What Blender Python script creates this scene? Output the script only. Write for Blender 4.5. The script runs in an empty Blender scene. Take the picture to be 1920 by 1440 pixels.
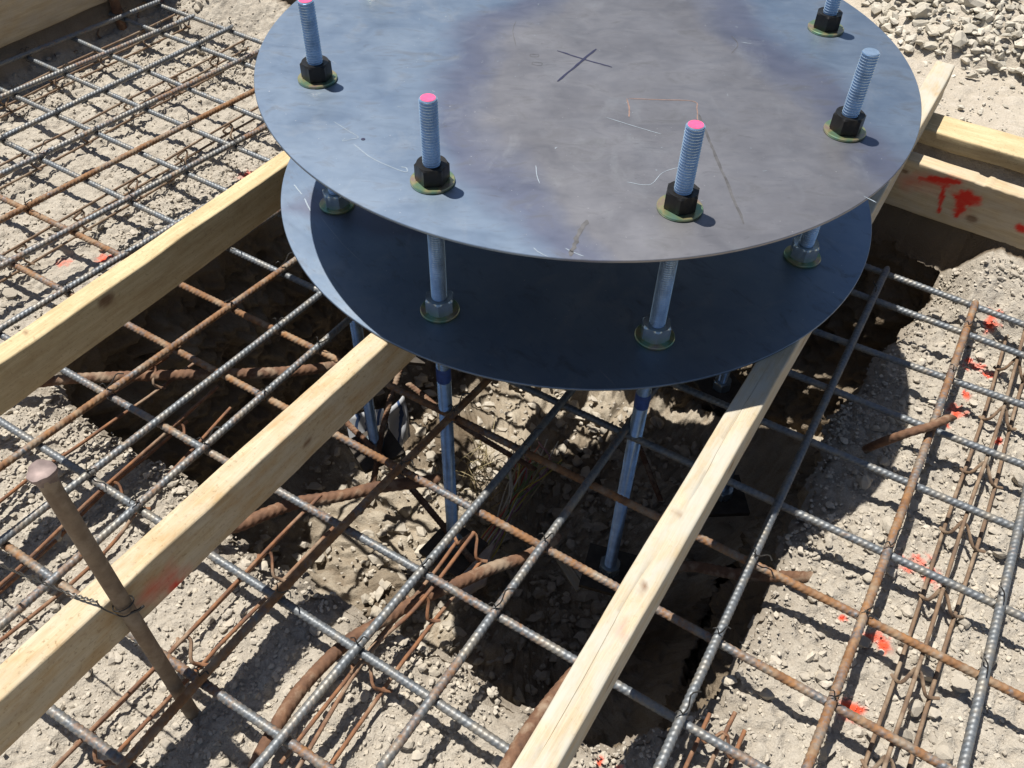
import bpy, bmesh, math, random
import numpy as np
from mathutils import Vector, Matrix

random.seed(7)
RNG = np.random.default_rng(11)
SC = bpy.context.scene
COL = SC.collection

# ------------------------------------------------------------------ camera
F_PX, PITCH, ROLL = 1634.5, 0.8296, 0.0280
CAM = Vector((-0.1177, -1.5478, 0.7763))
fwd = Vector((0, math.cos(PITCH), -math.sin(PITCH)))
rgt = Vector((1, 0, 0))
upv = rgt.cross(fwd)
r2 = rgt * math.cos(ROLL) + upv * math.sin(ROLL)
u2 = -rgt * math.sin(ROLL) + upv * math.cos(ROLL)
cd = bpy.data.cameras.new('camera')
cam = bpy.data.objects.new('camera', cd)
COL.objects.link(cam)
M = Matrix((r2, u2, -fwd)).transposed().to_4x4()
M.translation = CAM
cam.matrix_world = M
cd.sensor_width = 36.0
cd.lens = F_PX / 1920 * 36
cd.clip_start = 0.02
cd.clip_end = 500
SC.camera = cam

# ------------------------------------------------------------------ light
SUN = Vector((-0.261, 0.211, 1.0)).normalized()      # towards the sun
w = bpy.data.worlds.new('World')
SC.world = w
w.use_nodes = True
nt = w.node_tree
bg = nt.nodes['Background']
sky = nt.nodes.new('ShaderNodeTexSky')
sky.sky_type = 'NISHITA'
sky.sun_disc = False
sky.sun_elevation = math.asin(SUN.z)
sky.sun_rotation = math.atan2(SUN.x, SUN.y)
nt.links.new(sky.outputs[0], bg.inputs[0])
bg.inputs[1].default_value = 0.05
sd = bpy.data.lights.new('sun', 'SUN')
sd.energy = 4.6
sd.angle = math.radians(0.55)
sd.color = (1.0, 0.95, 0.87)
so = bpy.data.objects.new('sun', sd)
COL.objects.link(so)
so.rotation_euler = (-SUN).to_track_quat('-Z', 'Y').to_euler()
SC.view_settings.view_transform = 'Standard'
SC.view_settings.look = 'None'
SC.view_settings.exposure = 0.66
SC.view_settings.gamma = 1.0

# ------------------------------------------------------------------ site axes: U across the planks, V along them
NU = np.array([0.846, -0.533])
NV = np.array([0.533, 0.846])


def xy(u, v):
    return NU[0] * u + NV[0] * v, NU[1] * u + NV[1] * v


def uvz(u, v, z):
    a, b = xy(u, v)
    return (a, b, z)


Z_LOW = -0.267      # top of the lower plate
Z_GR = -0.597       # ground in the formwork
Z_PIT = -1.56
Z_OUT = -0.40       # ground behind the formwork

# ------------------------------------------------------------------ noise helpers


def _hash(ix, iy, iz, seed):
    h = (ix.astype(np.int64) * 374761393 + iy.astype(np.int64) * 668265263 + iz.astype(np.int64) * 2147483647 + seed * 974711)
    h = (h ^ (h >> 13)) * 1274126177
    h = h ^ (h >> 16)
    return (h & 0xFFFFFF) / float(0xFFFFFF)


def vnoise(x, y, z=None, seed=0):
    if z is None:
        z = np.zeros_like(x)
    ix, iy, iz = np.floor(x), np.floor(y), np.floor(z)
    fx, fy, fz = x - ix, y - iy, z - iz
    fx, fy, fz = [t * t * (3 - 2 * t) for t in (fx, fy, fz)]
    r = 0
    for a in (0, 1):
        for b in (0, 1):
            for c in (0, 1):
                wgt = (fx if a else 1 - fx) * (fy if b else 1 - fy) * (fz if c else 1 - fz)
                r = r + wgt * _hash(ix + a, iy + b, iz + c, seed)
    return r * 2 - 1


def fbm(x, y, z=None, seed=0, octaves=4, gain=0.5):
    r, a, f = 0, 1.0, 1.0
    for o in range(octaves):
        r = r + a * vnoise(x * f, y * f, None if z is None else z * f, seed + o * 17)
        a *= gain
        f *= 2.03
    return r


def pebbles(x, y, cell, seed, prob=0.7, flat=0.6):
    """height of half-buried angular stones on a jittered lattice, and a tone per stone"""
    gx, gy = np.floor(x / cell), np.floor(y / cell)
    H = np.zeros_like(x)
    T = np.zeros_like(x)
    for a in (-1, 0, 1):
        for b in (-1, 0, 1):
            cx, cy = gx + a, gy + b
            zz = np.zeros_like(cx)
            px = (cx + _hash(cx, cy, zz, seed)) * cell
            py = (cy + _hash(cx, cy, zz, seed + 1)) * cell
            on = _hash(cx, cy, zz, seed + 2) < prob
            rad = cell * (0.30 + 0.42 * _hash(cx, cy, zz, seed + 3) ** 2)
            ang = _hash(cx, cy, zz, seed + 4) * 6.283
            el = 0.65 + 0.5 * _hash(cx, cy, zz, seed + 5)
            dx, dy = x - px, y - py
            c, s = np.cos(ang), np.sin(ang)
            qx, qy = (c * dx + s * dy) / el, (-s * dx + c * dy)
            th = np.arctan2(qy, qx)
            k = 5 + np.floor(_hash(cx, cy, zz, seed + 6) * 3)
            seg = 6.283 / k
            ph = np.mod(th, seg) - seg / 2
            d = np.sqrt(qx * qx + qy * qy) * np.cos(ph) / rad          # polygonal outline
            tilt = 1 + 0.5 * (qx / rad) * (2 * _hash(cx, cy, zz, seed + 7) - 1)
            h = np.clip((1 - d) * 2.6, 0, flat) / flat * rad * 0.62 * tilt
            h = np.where(on & (d < 1), h, 0)
            tn = _hash(cx, cy, zz, seed + 8)
            T = np.where(h > H, tn, T)
            H = np.maximum(H, h)
    return H, T


# ------------------------------------------------------------------ object helpers


def tag(o, label=None, cat=None, group=None, kind=None):
    for k, v in (('label', label), ('category', cat), ('group', group), ('kind', kind)):
        if v:
            o[k] = v
    return o


def empty(name, loc, rz=0):
    o = bpy.data.objects.new(name, None)
    COL.objects.link(o)
    o.location = loc
    o.rotation_euler = (0, 0, rz)
    o.empty_display_size = 0.05
    return o


def link_mesh(name, me, mat, parent=None, loc=(0, 0, 0), rot=None):
    o = bpy.data.objects.new(name, me)
    COL.objects.link(o)
    o.location = loc
    if rot is not None:
        o.rotation_euler = rot
    if parent:
        o.parent = parent
    if mat and not me.materials:
        me.materials.append(mat)
    return o


def mesh_np(name, V, Fq, smooth=True, attrs=None):
    """V (n,3), Fq (m,k) index array -> mesh"""
    me = bpy.data.meshes.new(name)
    V = np.asarray(V, dtype=np.float32)
    Fq = np.asarray(Fq, dtype=np.int32)
    k = Fq.shape[1]
    me.vertices.add(len(V))
    me.vertices.foreach_set('co', V.ravel())
    me.loops.add(Fq.size)
    me.loops.foreach_set('vertex_index', Fq.ravel())
    me.polygons.add(len(Fq))
    me.polygons.foreach_set('loop_start', np.arange(0, Fq.size, k, dtype=np.int32))
    me.polygons.foreach_set('loop_total', np.full(len(Fq), k, dtype=np.int32))
    me.polygons.foreach_set('use_smooth', np.full(len(Fq), smooth, dtype=bool))
    if attrs:
        for an, av in attrs.items():
            a = me.attributes.new(an, 'FLOAT', 'POINT')
            a.data.foreach_set('value', np.asarray(av, dtype=np.float32))
    me.update(calc_edges=True)
    return me


class MB:
    def __init__(self):
        self.v, self.f = [], []

    def add(self, v, f):
        b = len(self.v)
        self.v += [tuple(p) for p in v]
        self.f += [tuple(i + b for i in q) for q in f]

    def box(self, c, s, rz=0):
        hx, hy, hz = [t / 2 for t in s]
        ca, sa = math.cos(rz), math.sin(rz)
        v = []
        for dx, dy, dz in [(-1, -1, -1), (1, -1, -1), (1, 1, -1), (-1, 1, -1), (-1, -1, 1), (1, -1, 1), (1, 1, 1), (-1, 1, 1)]:
            x, y = dx * hx, dy * hy
            v.append((c[0] + x * ca - y * sa, c[1] + x * sa + y * ca, c[2] + dz * hz))
        self.add(v, [(0, 3, 2, 1), (4, 5, 6, 7), (0, 1, 5, 4), (1, 2, 6, 5), (2, 3, 7, 6), (3, 0, 4, 7)])

    def lathe(self, prof, seg=24, c=(0, 0, 0), cap=True):
        """prof: list of (r, z) from bottom to top"""
        n = len(prof)
        v, f = [], []
        for r, z in prof:
            for i in range(seg):
                a = 2 * math.pi * i / seg
                v.append((c[0] + r * math.cos(a), c[1] + r * math.sin(a), c[2] + z))
        for j in range(n - 1):
            for i in range(seg):
                k = (i + 1) % seg
                f.append((j * seg + i, j * seg + k, (j + 1) * seg + k, (j + 1) * seg + i))
        if cap:
            f.append(tuple(range(seg - 1, -1, -1)))
            f.append(tuple((n - 1) * seg + i for i in range(seg)))
        self.add(v, f)

    def tube(self, pts, r, seg=8, cap=True):
        pts = [Vector(p) for p in pts]
        rr = r if hasattr(r, '__len__') else [r] * len(pts)
        v, f = [], []
        t0 = (pts[1] - pts[0]).normalized()
        ref = Vector((0, 0, 1)) if abs(t0.z) < 0.9 else Vector((1, 0, 0))
        nrm = t0.cross(ref).normalized()
        for i, p in enumerate(pts):
            a = pts[max(0, i - 1)]
            b = pts[min(len(pts) - 1, i + 1)]
            t = (b - a).normalized()
            nrm = (nrm - t * nrm.dot(t)).normalized()
            bn = t.cross(nrm)
            for k in range(seg):
                th = 2 * math.pi * k / seg
                v.append(p + (nrm * math.cos(th) + bn * math.sin(th)) * rr[i])
        for i in range(len(pts) - 1):
            for k in range(seg):
                kk = (k + 1) % seg
                f.append((i * seg + k, i * seg + kk, (i + 1) * seg + kk, (i + 1) * seg + k))
        if cap:
            f.append(tuple(range(seg - 1, -1, -1)))
            f.append(tuple((len(pts) - 1) * seg + k for k in range(seg)))
        self.add(v, f)

    def mesh(self, name, smooth=False, angle=None):
        me = bpy.data.meshes.new(name)
        me.from_pydata(self.v, [], self.f)
        me.update()
        if smooth:
            me.polygons.foreach_set('use_smooth', np.full(len(me.polygons), True))
            if angle:
                me.set_sharp_from_angle(angle=math.radians(angle))
        return me

    def build(self, name, mat, parent=None, smooth=False, angle=None, loc=(0, 0, 0), rot=None):
        return link_mesh(name, self.mesh(name, smooth, angle), mat, parent, loc, rot)


def smooth_path(pts, n):
    """Catmull-Rom resample"""
    P = np.array(pts, float)
    P = np.vstack([2 * P[0] - P[1], P, 2 * P[-1] - P[-2]])
    out = []
    m = len(P) - 3
    for t in np.linspace(0, m - 1e-6, n):
        i = int(t)
        s = t - i
        p0, p1, p2, p3 = P[i:i + 4]
        out.append(0.5 * ((2 * p1) + (-p0 + p2) * s + (2 * p0 - 5 * p1 + 4 * p2 - p3) * s * s + (-p0 + 3 * p1 - 3 * p2 + p3) * s ** 3))
    return np.array(out)


# ------------------------------------------------------------------ material helpers


class NT:
    def __init__(self, name):
        self.m = bpy.data.materials.new(name)
        self.m.use_nodes = True
        self.t = self.m.node_tree
        self.b = self.t.nodes['Principled BSDF']

    def n(self, typ, **kw):
        nd = self.t.nodes.new(typ)
        for k, v in kw.items():
            setattr(nd, k, v)
        return nd

    def l(self, a, b):
        self.t.links.new(a, b)

    def coord(self, scale=(1, 1, 1), out='Object', rot=(0, 0, 0)):
        tc = self.n('ShaderNodeTexCoord')
        mp = self.n('ShaderNodeMapping')
        mp.inputs['Scale'].default_value = scale
        mp.inputs['Rotation'].default_value = rot
        self.l(tc.outputs[out], mp.inputs['Vector'])
        return mp.outputs[0]

    def noise(self, co, scale, detail=4, rough=0.55, dist=0.0):
        nd = self.n('ShaderNodeTexNoise')
        nd.inputs['Scale'].default_value = scale
        nd.inputs['Detail'].default_value = detail
        nd.inputs['Roughness'].default_value = rough
        nd.inputs['Distortion'].default_value = dist
        self.l(co, nd.inputs['Vector'])
        return nd.outputs['Fac']

    def ramp(self, fac, stops):
        nd = self.n('ShaderNodeValToRGB')
        cr = nd.color_ramp
        while len(cr.elements) < len(stops):
            cr.elements.new(0.5)
        for e, (p, c) in zip(cr.elements, stops):
            e.position = p
            e.color = (c[0], c[1], c[2], 1) if hasattr(c, '__len__') else (c, c, c, 1)
        self.l(fac, nd.inputs[0])
        return nd.outputs[0]

    def mix(self, fac, a, b, mode='MIX'):
        nd = self.n('ShaderNodeMix', data_type='RGBA', blend_type=mode)
        for sock, v in ((nd.inputs[0], fac), (nd.inputs[6], a), (nd.inputs[7], b)):
            if isinstance(v, (int, float)):
                sock.default_value = v
            elif isinstance(v, tuple):
                sock.default_value = (v[0], v[1], v[2], 1)
            else:
                self.l(v, sock)
        return nd.outputs[2]

    def math(self, op, a, b=0.0, clamp=False):
        nd = self.n('ShaderNodeMath', operation=op)
        nd.use_clamp = clamp
        for sock, v in zip(nd.inputs, (a, b)):
            if isinstance(v, (int, float)):
                sock.default_value = v
            else:
                self.l(v, sock)
        return nd.outputs[0]

    def attr(self, name, typ='GEOMETRY'):
        nd = self.n('ShaderNodeAttribute')
        nd.attribute_type = typ
        nd.attribute_name = name
        return nd.outputs['Fac']

    def bump(self, h, strength, dist):
        nd = self.n('ShaderNodeBump')
        nd.inputs['Strength'].default_value = strength
        nd.inputs['Distance'].default_value = dist
        self.l(h, nd.inputs['Height'])
        self.l(nd.outputs[0], self.b.inputs['Normal'])

    def set(self, color=None, rough=None, metal=None, spec=None):
        for key, v in (('Base Color', color), ('Roughness', rough), ('Metallic', metal), ('Specular IOR Level', spec)):
            if v is None:
                continue
            s = self.b.inputs[key]
            if isinstance(v, (int, float)):
                s.default_value = v
            elif isinstance(v, tuple):
                s.default_value = (v[0], v[1], v[2], 1)
            else:
                self.l(v, s)
        return self.m


def mat_plain(name, col, rough=0.5, metal=0.0, var=0.25, scale=60):
    t = NT(name)
    co = t.coord()
    f = t.noise(co, scale, 5)
    c = t.mix(t.ramp(f, [(0.3, 0.0), (0.7, 1.0)]), tuple(x * (1 - var) for x in col), tuple(min(1, x * (1 + var)) for x in col))
    t.bump(f, 0.15, 0.001)
    return t.set(c, rough, metal)


def mat_dirt(name, dry, dark, stone, wet=0.0):
    t = NT(name)
    co = t.coord()
    big = t.noise(co, 5.0, 4)
    mid = t.noise(co, 45.0, 5, 0.6)
    fine = t.noise(co, 260.0, 4, 0.65)
    tone = t.attr('tone')
    c = t.mix(t.ramp(big, [(0.32, 0.0), (0.68, 1.0)]), dark, dry)
    c = t.mix(t.ramp(mid, [(0.35, 0.0), (0.7, 0.75)]), c, t.mix(0.6, c, stone))
    c = t.mix(t.math('MULTIPLY', t.ramp(tone, [(0.02, 0.0), (0.2, 0.35), (1.0, 1.0)]), 0.75), c, stone)
    c = t.mix(t.ramp(fine, [(0.3, 0.4), (0.6, 0.0)]), c, tuple(x * 0.5 for x in dark))
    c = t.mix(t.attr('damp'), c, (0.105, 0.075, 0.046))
    pa = t.math('MULTIPLY', t.attr('paint'), t.ramp(mid, [(0.3, 0.35), (0.55, 1.0)]), True)
    c = t.mix(pa, c, (0.66, 0.080, 0.032))
    h = t.math('ADD', t.math('MULTIPLY', mid, 1.0), t.math('MULTIPLY', fine, 0.5))
    t.bump(h, 0.9, 0.008)
    rough = t.math('SUBTRACT', 0.95, t.math('MULTIPLY', t.attr('damp'), 0.3 + wet))
    return t.set(c, rough, 0.0, 0.3)


def mat_stone(name, a, b):
    t = NT(name)
    co = t.coord()
    oi = t.n('ShaderNodeObjectInfo')
    rnd = oi.outputs['Random']
    tone = t.attr('tone')
    k = t.math('FRACT', t.math('ADD', rnd, tone))
    f = t.noise(co, 90.0, 5, 0.6)
    g = t.noise(co, 22.0, 3)
    c = t.mix(k, a, b)
    c = t.mix(t.ramp(f, [(0.35, 0.35), (0.65, 0.0)]), c, tuple(x * 0.6 for x in a))
    c = t.mix(t.ramp(g, [(0.45, 0.0), (0.75, 0.5)]), c, (0.50, 0.44, 0.34))
    pa = t.math('MULTIPLY', t.attr('paint'), 0.85, True)
    c = t.mix(pa, c, (0.82, 0.08, 0.04))
    t.bump(f, 0.5, 0.003)
    return t.set(c, 0.92, 0.0, 0.3)


def mat_wood(name, light, dark, stain, stain_amt, weather=(0.45, 0.42, 0.36), weather_amt=0.0):
    t = NT(name)
    co = t.coord((1.2, 14, 14))
    co2 = t.coord()
    g1 = t.noise(co, 6.0, 6, 0.6, 0.6)
    cof = t.coord((3, 120, 120))
    g2 = t.noise(cof, 5.0, 3, 0.6)
    c = t.mix(t.ramp(g1, [(0.36, 0.0), (0.62, 1.0)]), dark, light)
    c = t.mix(t.ramp(g2, [(0.35, 0.35), (0.6, 0.0)]), c, tuple(x * 0.65 for x in dark))
    s = t.noise(t.coord((1, 2.5, 2.5)), 9.0, 6, 0.65)
    c = t.mix(t.math('MULTIPLY', t.ramp(s, [(0.46, 0.0), (0.66, 1.0)]), stain_amt), c, stain)
    sp = t.noise(co2, 150.0, 4, 0.7)
    c = t.mix(t.math('MULTIPLY', t.ramp(sp, [(0.56, 0.0), (0.68, 1.0)]), stain_amt * 0.8), c, tuple(x * 0.55 for x in stain))
    wn = t.noise(t.coord((2, 5, 5)), 7.0, 6, 0.6)
    c = t.mix(t.math('MULTIPLY', t.ramp(wn, [(0.38, 0.0), (0.6, 1.0)]), weather_amt), c, weather)
    # knots
    vo = t.n('ShaderNodeTexVoronoi')
    vo.inputs['Scale'].default_value = 3.4
    t.l(t.coord((1.0, 1.6, 1.6)), vo.inputs['Vector'])
    kn = t.ramp(vo.outputs['Distance'], [(0.0, 1.0), (0.055, 0.9), (0.085, 0.0)])
    c = t.mix(t.math('MULTIPLY', kn, 0.8), c, (0.13, 0.06, 0.025))
    c = t.mix(t.math('MULTIPLY', t.attr('knot'), t.ramp(g2, [(0.2, 0.55), (0.6, 0.95)])), c, (0.15, 0.075, 0.035))
    pa = t.math('MULTIPLY', t.attr('paint'), t.ramp(s, [(0.3, 0.75), (0.5, 1.0)]), True)
    c = t.mix(pa, c, (0.62, 0.028, 0.012))
    h = t.math('ADD', g1, t.math('MULTIPLY', g2, 0.6))
    t.bump(h, 0.35, 0.002)
    return t.set(c, 0.75, 0.0, 0.35)


def mat_rebar(name):
    t = NT(name)
    co = t.coord()
    rust = t.attr('rust', 'OBJECT')
    a = t.noise(co, 11.0, 5, 0.65)
    b = t.noise(co, 130.0, 4, 0.65)
    k = t.math('ADD', t.math('MULTIPLY', a, 0.75), t.math('MULTIPLY', b, 0.45))
    k = t.math('ADD', k, t.math('SUBTRACT', t.math('MULTIPLY', rust, 1.0), 0.53))
    m = t.ramp(k, [(0.50, 0.0), (0.66, 1.0)])
    steel = t.mix(t.ramp(b, [(0.3, 0.0), (0.7, 1.0)]), (0.095, 0.11, 0.128), (0.20, 0.212, 0.22))
    rc = t.mix(t.ramp(t.noise(co, 60.0, 4), [(0.3, 0.0), (0.7, 1.0)]), (0.125, 0.062, 0.030), (0.275, 0.135, 0.052))
    dust = t.noise(co, 35.0, 3)
    c = t.mix(m, steel, rc)
    c = t.mix(t.ramp(dust, [(0.46, 0.0), (0.72, 0.65)]), c, (0.30, 0.255, 0.185))
    t.bump(b, 0.4, 0.001)
    rough = t.math('ADD', 0.50, t.math('MULTIPLY', m, 0.3))
    metal = t.math('SUBTRACT', 0.4, t.math('MULTIPLY', m, 0.38))
    return t.set(c, rough, metal)


def mat_rust(name, c1, c2):
    t = NT(name)
    co = t.coord()
    a = t.noise(co, 50.0, 6, 0.65)
    b = t.noise(co, 12.0, 3)
    c = t.mix(t.ramp(a, [(0.3, 0.0), (0.7, 1.0)]), c1, c2)
    c = t.mix(t.ramp(t.math('ADD', t.math('MULTIPLY', b, .6), t.math('MULTIPLY', a, .4)), [(0.50, 0.0), (0.62, 0.75)]), c, (0.27, 0.215, 0.155))
    t.bump(a, 0.6, 0.003)
    return t.set(c, 0.85, 0.05)


def mat_plate(name):
    t = NT(name)
    tc = t.n('ShaderNodeTexCoord')
    sep = t.n('ShaderNodeSeparateXYZ')
    co = tc.outputs['Object']
    t.l(co, sep.inputs[0])
    X, Y = sep.outputs[0], sep.outputs[1]
    w1 = t.noise(co, 3.2, 4, 0.55)
    w2 = t.noise(co, 7.0, 5, 0.6)
    wob = t.math('MULTIPLY', t.math('SUBTRACT', t.math('ADD', w1, t.math('MULTIPLY', w2, 0.35)), 0.675), 0.20)
    # left boundary of the bare band: x = -0.225 + 1.1*(y+0.15)^2 ; right: x = 0.365 - 0.27*(y+0.03)
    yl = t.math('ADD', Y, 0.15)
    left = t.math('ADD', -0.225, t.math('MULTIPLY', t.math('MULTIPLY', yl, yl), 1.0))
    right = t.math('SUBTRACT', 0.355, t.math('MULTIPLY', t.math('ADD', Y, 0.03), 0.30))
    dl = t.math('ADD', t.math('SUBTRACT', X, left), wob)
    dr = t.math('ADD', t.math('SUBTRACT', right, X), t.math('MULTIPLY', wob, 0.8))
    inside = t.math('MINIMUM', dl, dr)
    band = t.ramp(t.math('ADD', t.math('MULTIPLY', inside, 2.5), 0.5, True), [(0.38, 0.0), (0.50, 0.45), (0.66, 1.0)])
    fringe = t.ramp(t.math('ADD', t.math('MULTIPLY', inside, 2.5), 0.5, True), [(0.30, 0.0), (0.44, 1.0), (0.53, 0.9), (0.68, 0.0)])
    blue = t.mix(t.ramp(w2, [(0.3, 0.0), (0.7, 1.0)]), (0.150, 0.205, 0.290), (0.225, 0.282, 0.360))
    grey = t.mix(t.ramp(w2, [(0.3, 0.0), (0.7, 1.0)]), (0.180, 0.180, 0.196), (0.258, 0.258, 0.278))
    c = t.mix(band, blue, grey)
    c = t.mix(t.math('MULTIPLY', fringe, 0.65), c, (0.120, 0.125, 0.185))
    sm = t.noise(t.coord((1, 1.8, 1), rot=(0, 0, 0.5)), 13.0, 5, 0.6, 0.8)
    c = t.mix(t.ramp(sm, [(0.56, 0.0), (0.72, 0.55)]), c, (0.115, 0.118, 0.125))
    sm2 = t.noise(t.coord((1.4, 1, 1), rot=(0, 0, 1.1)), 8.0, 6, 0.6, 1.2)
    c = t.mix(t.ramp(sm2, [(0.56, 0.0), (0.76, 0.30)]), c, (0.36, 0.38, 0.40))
    sm3 = t.noise(t.coord((1, 3.5, 1), rot=(0, 0, -0.4)), 24.0, 5, 0.7, 1.5)
    c = t.mix(t.ramp(sm3, [(0.58, 0.0), (0.72, 0.4)]), c, (0.12, 0.12, 0.13))
    sc = t.noise(t.coord((2, 60, 1), rot=(0, 0, 0.6)), 4.0, 4, 0.7)
    c = t.mix(t.ramp(sc, [(0.66, 0.0), (0.74, 0.32)]), c, (0.55, 0.56, 0.58))
    dots = t.noise(co, 210.0, 2, 0.5)
    c = t.mix(t.ramp(dots, [(0.74, 0.0), (0.78, 0.6)]), c, (0.7, 0.7, 0.7))
    rough = t.math('ADD', 0.35, t.math('MULTIPLY', sm, 0.22))
    t.bump(t.noise(co, 30.0, 3), 0.04, 0.002)
    return t.set(c, rough, 0.84)


def mat_zinc(name, tint=(0.48, 0.64, 0.82), rough=0.22, var=0.25):
    t = NT(name)
    co = t.coord()
    f = t.noise(co, 40.0, 4)
    c = t.mix(t.ramp(f, [(0.3, 0.0), (0.7, 1.0)]), tuple(x * (1 - var) for x in tint), tint)
    return t.set(c, rough, 0.7)


def mat_washer(name):
    t = NT(name)
    co = t.coord()
    f = t.noise(co, 30.0, 3, 0.5, 0.5)
    c = t.ramp(f, [(0.30, (0.16, 0.33, 0.34)), (0.45, (0.22, 0.34, 0.20)), (0.58, (0.46, 0.42, 0.22)), (0.72, (0.42, 0.26, 0.26))])
    return t.set(c, 0.3, 0.75)


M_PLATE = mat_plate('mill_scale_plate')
M_ZINC = mat_zinc('zinc_rod', var=.35)
M_ZNUT = mat_zinc('zinc_nut', (0.50, 0.59, 0.64), 0.24)
M_BLACK = mat_plain('black_oxide', (0.022, 0.021, 0.020), 0.38, 0.5, 0.2, 80)
M_WASHER = mat_washer('yellow_zinc')
M_PINK = mat_plain('pink_paint', (0.78, 0.075, 0.20), 0.6, 0.0, 0.15, 200)
M_BLUE = mat_plain('blue_paint', (0.018, 0.055, 0.22), 0.55, 0.0, 0.2, 90)
M_REBAR = mat_rebar('rebar_steel')
M_RUST = mat_rust('rust', (0.085, 0.043, 0.026), (0.19, 0.098, 0.052))
M_WIRE = mat_plain('tie_wire', (0.05, 0.048, 0.045), 0.45, 0.6, 0.3, 90)
M_RUSTWIRE = mat_rust('rusty_wire', (0.10, 0.058, 0.042), (0.27, 0.115, 0.045))
M_STAKE = mat_rust('stake_steel', (0.15, 0.105, 0.068), (0.25, 0.185, 0.125))
M_STAKEHEAD = mat_plain('worn_head', (0.19, 0.145, 0.135), 0.6, 0.3, 0.35, 60)
M_Y = mat_wood('fresh_yellow_wood', (0.57, 0.465, 0.28), (0.48, 0.37, 0.205), (0.36, 0.25, 0.12), 0.55)
M_M = mat_wood('stained_wood', (0.54, 0.44, 0.285), (0.43, 0.33, 0.195), (0.38, 0.23, 0.09), 0.85, (0.50, 0.46, 0.37), 0.4)
M_R = mat_wood('weathered_wood', (0.53, 0.45, 0.32), (0.43, 0.35, 0.23), (0.38, 0.27, 0.15), 0.32, (0.43, 0.42, 0.37), 0.75)
M_T = mat_wood('formwork_wood', (0.54, 0.43, 0.27), (0.42, 0.32, 0.19), (0.36, 0.25, 0.14), 0.35, (0.45, 0.40, 0.32), 0.4)
M_DIRT = mat_dirt('dry_dirt', (0.40, 0.36, 0.302), (0.325, 0.288, 0.238), (0.47, 0.43, 0.365))
M_PIT = mat_dirt('pit_dirt', (0.355, 0.30, 0.225), (0.25, 0.20, 0.145), (0.46, 0.41, 0.33), 0.1)
M_OUT = mat_dirt('compacted_sand', (0.47, 0.42, 0.345), (0.40, 0.35, 0.28), (0.52, 0.47, 0.40))
M_STONE = mat_stone('ground_stone', (0.34, 0.305, 0.255), (0.50, 0.455, 0.385))
M_ROCK = mat_stone('crushed_rock', (0.40, 0.37, 0.31), (0.57, 0.53, 0.455))
M_TARSTONE = mat_stone('dark_gravel', (0.05, 0.045, 0.04), (0.12, 0.11, 0.10))

# ------------------------------------------------------------------ ground paint marks (orange survey paint)
PAINT = [(0.971, -0.08, .020), (0.955, -0.10, .016), (0.908, -0.193, .024), (0.925, -0.215, .016), (0.817, -0.329, .018), (0.631, -0.695, .030),
         (0.640, -0.725, .022), (0.514, -0.845, .016), (0.53, -0.86, .018), (0.445, -0.976, .020), (0.46, -0.99, .014), (0.877, -0.413, .012),
         (-1.131, 0.107, .022), (-1.371, 1.416, .028), (-0.859, 0.461, .028), (-0.83, 0.44, .02),
         (0.035, -1.065, .007), (0.06, -1.078, .009), (-0.30, -0.75, .012), (0.47, -0.81, .007), (-1.22, 0.09, .02), (-1.0, 0.17, .02),
         (0.79, -0.37, .012), (0.86, -0.28, .012)]


def paint_at(x, y):
    p = np.zeros_like(x)
    nz = fbm(x * 70, y * 70, seed=91, octaves=3) * 0.6
    for a, b, r in PAINT:
        d = np.sqrt((x - a) ** 2 + (y - b) ** 2) / (r * .92)
        p = np.maximum(p, np.clip((1.05 + nz - d) * 1.5, 0, 1))
    return p


# ------------------------------------------------------------------ SETTING: ground inside the formwork, with the pit opening
RIM = np.array([(-.80, -.80), (-.72, -.85), (-.60, -.86), (-.35, -.855), (-.16, -.90), (.08, -.885), (.34, -.875), (.46, -.87), (.60, -.845), (.67, -.79), (.70, -.66), (.69, -.52),
                (.685, -.36), (.67, -.18), (.655, .02), (.665, .22), (.70, .38), (.73, .50), (.71, .60), (.4, .605), (-.1, .60), (-.5, .60), (-.76, .58), (-.84, .35), (-.86, 0.0),
                (-.85, -.3), (-.84, -.6)])
PC = np.array([0.06, -0.2])
_ra = np.arctan2(RIM[:, 1] - PC[1], RIM[:, 0] - PC[0])
_rr = np.hypot(RIM[:, 0] - PC[0], RIM[:, 1] - PC[1])
_o = np.argsort(_ra)
_ra, _rr = _ra[_o], _rr[_o]
_ra = np.r_[_ra - 2 * np.pi, _ra, _ra + 2 * np.pi]
_rr = np.r_[_rr, _rr, _rr]


def rim_r(th):
    base = np.interp(th, _ra, _rr)
    x, y = np.cos(th) * 4, np.sin(th) * 4
    return base + 0.016 * fbm(x * 2.2, y * 2.2, seed=5, octaves=4) + 0.006 * fbm(x * 14, y * 14, seed=6, octaves=2)


def ground_h(u, v):
    h = 0.008 * fbm(u * 3.5, v * 3.5, seed=1, octaves=3) + 0.0045 * fbm(u * 24, v * 24, seed=2, octaves=5, gain=0.68)
    cl = fbm(u * 4, v * 4, seed=9, octaves=2)
    p1, t1 = pebbles(u, v, 0.052, 100, 0.18)
    p2, t2 = pebbles(u + .3, v, 0.026, 200, 0.5)
    p3, t3 = pebbles(u, v + .7, 0.0145, 300, 0.9)
    dens = np.clip(0.75 + 0.7 * cl, 0.15, 1.2)
    hp = np.maximum(np.maximum(p1 * 0.5, p2 * dens * 0.75), p3 * 1.0)
    tone = np.where(p1 * 0.5 >= hp - 1e-9, t1, np.where(p2 * dens * .75 >= hp - 1e-9, t2, t3))
    tone = np.where(hp > 0.0006, 0.15 + 0.85 * tone, 0)
    return h + hp, tone


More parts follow.
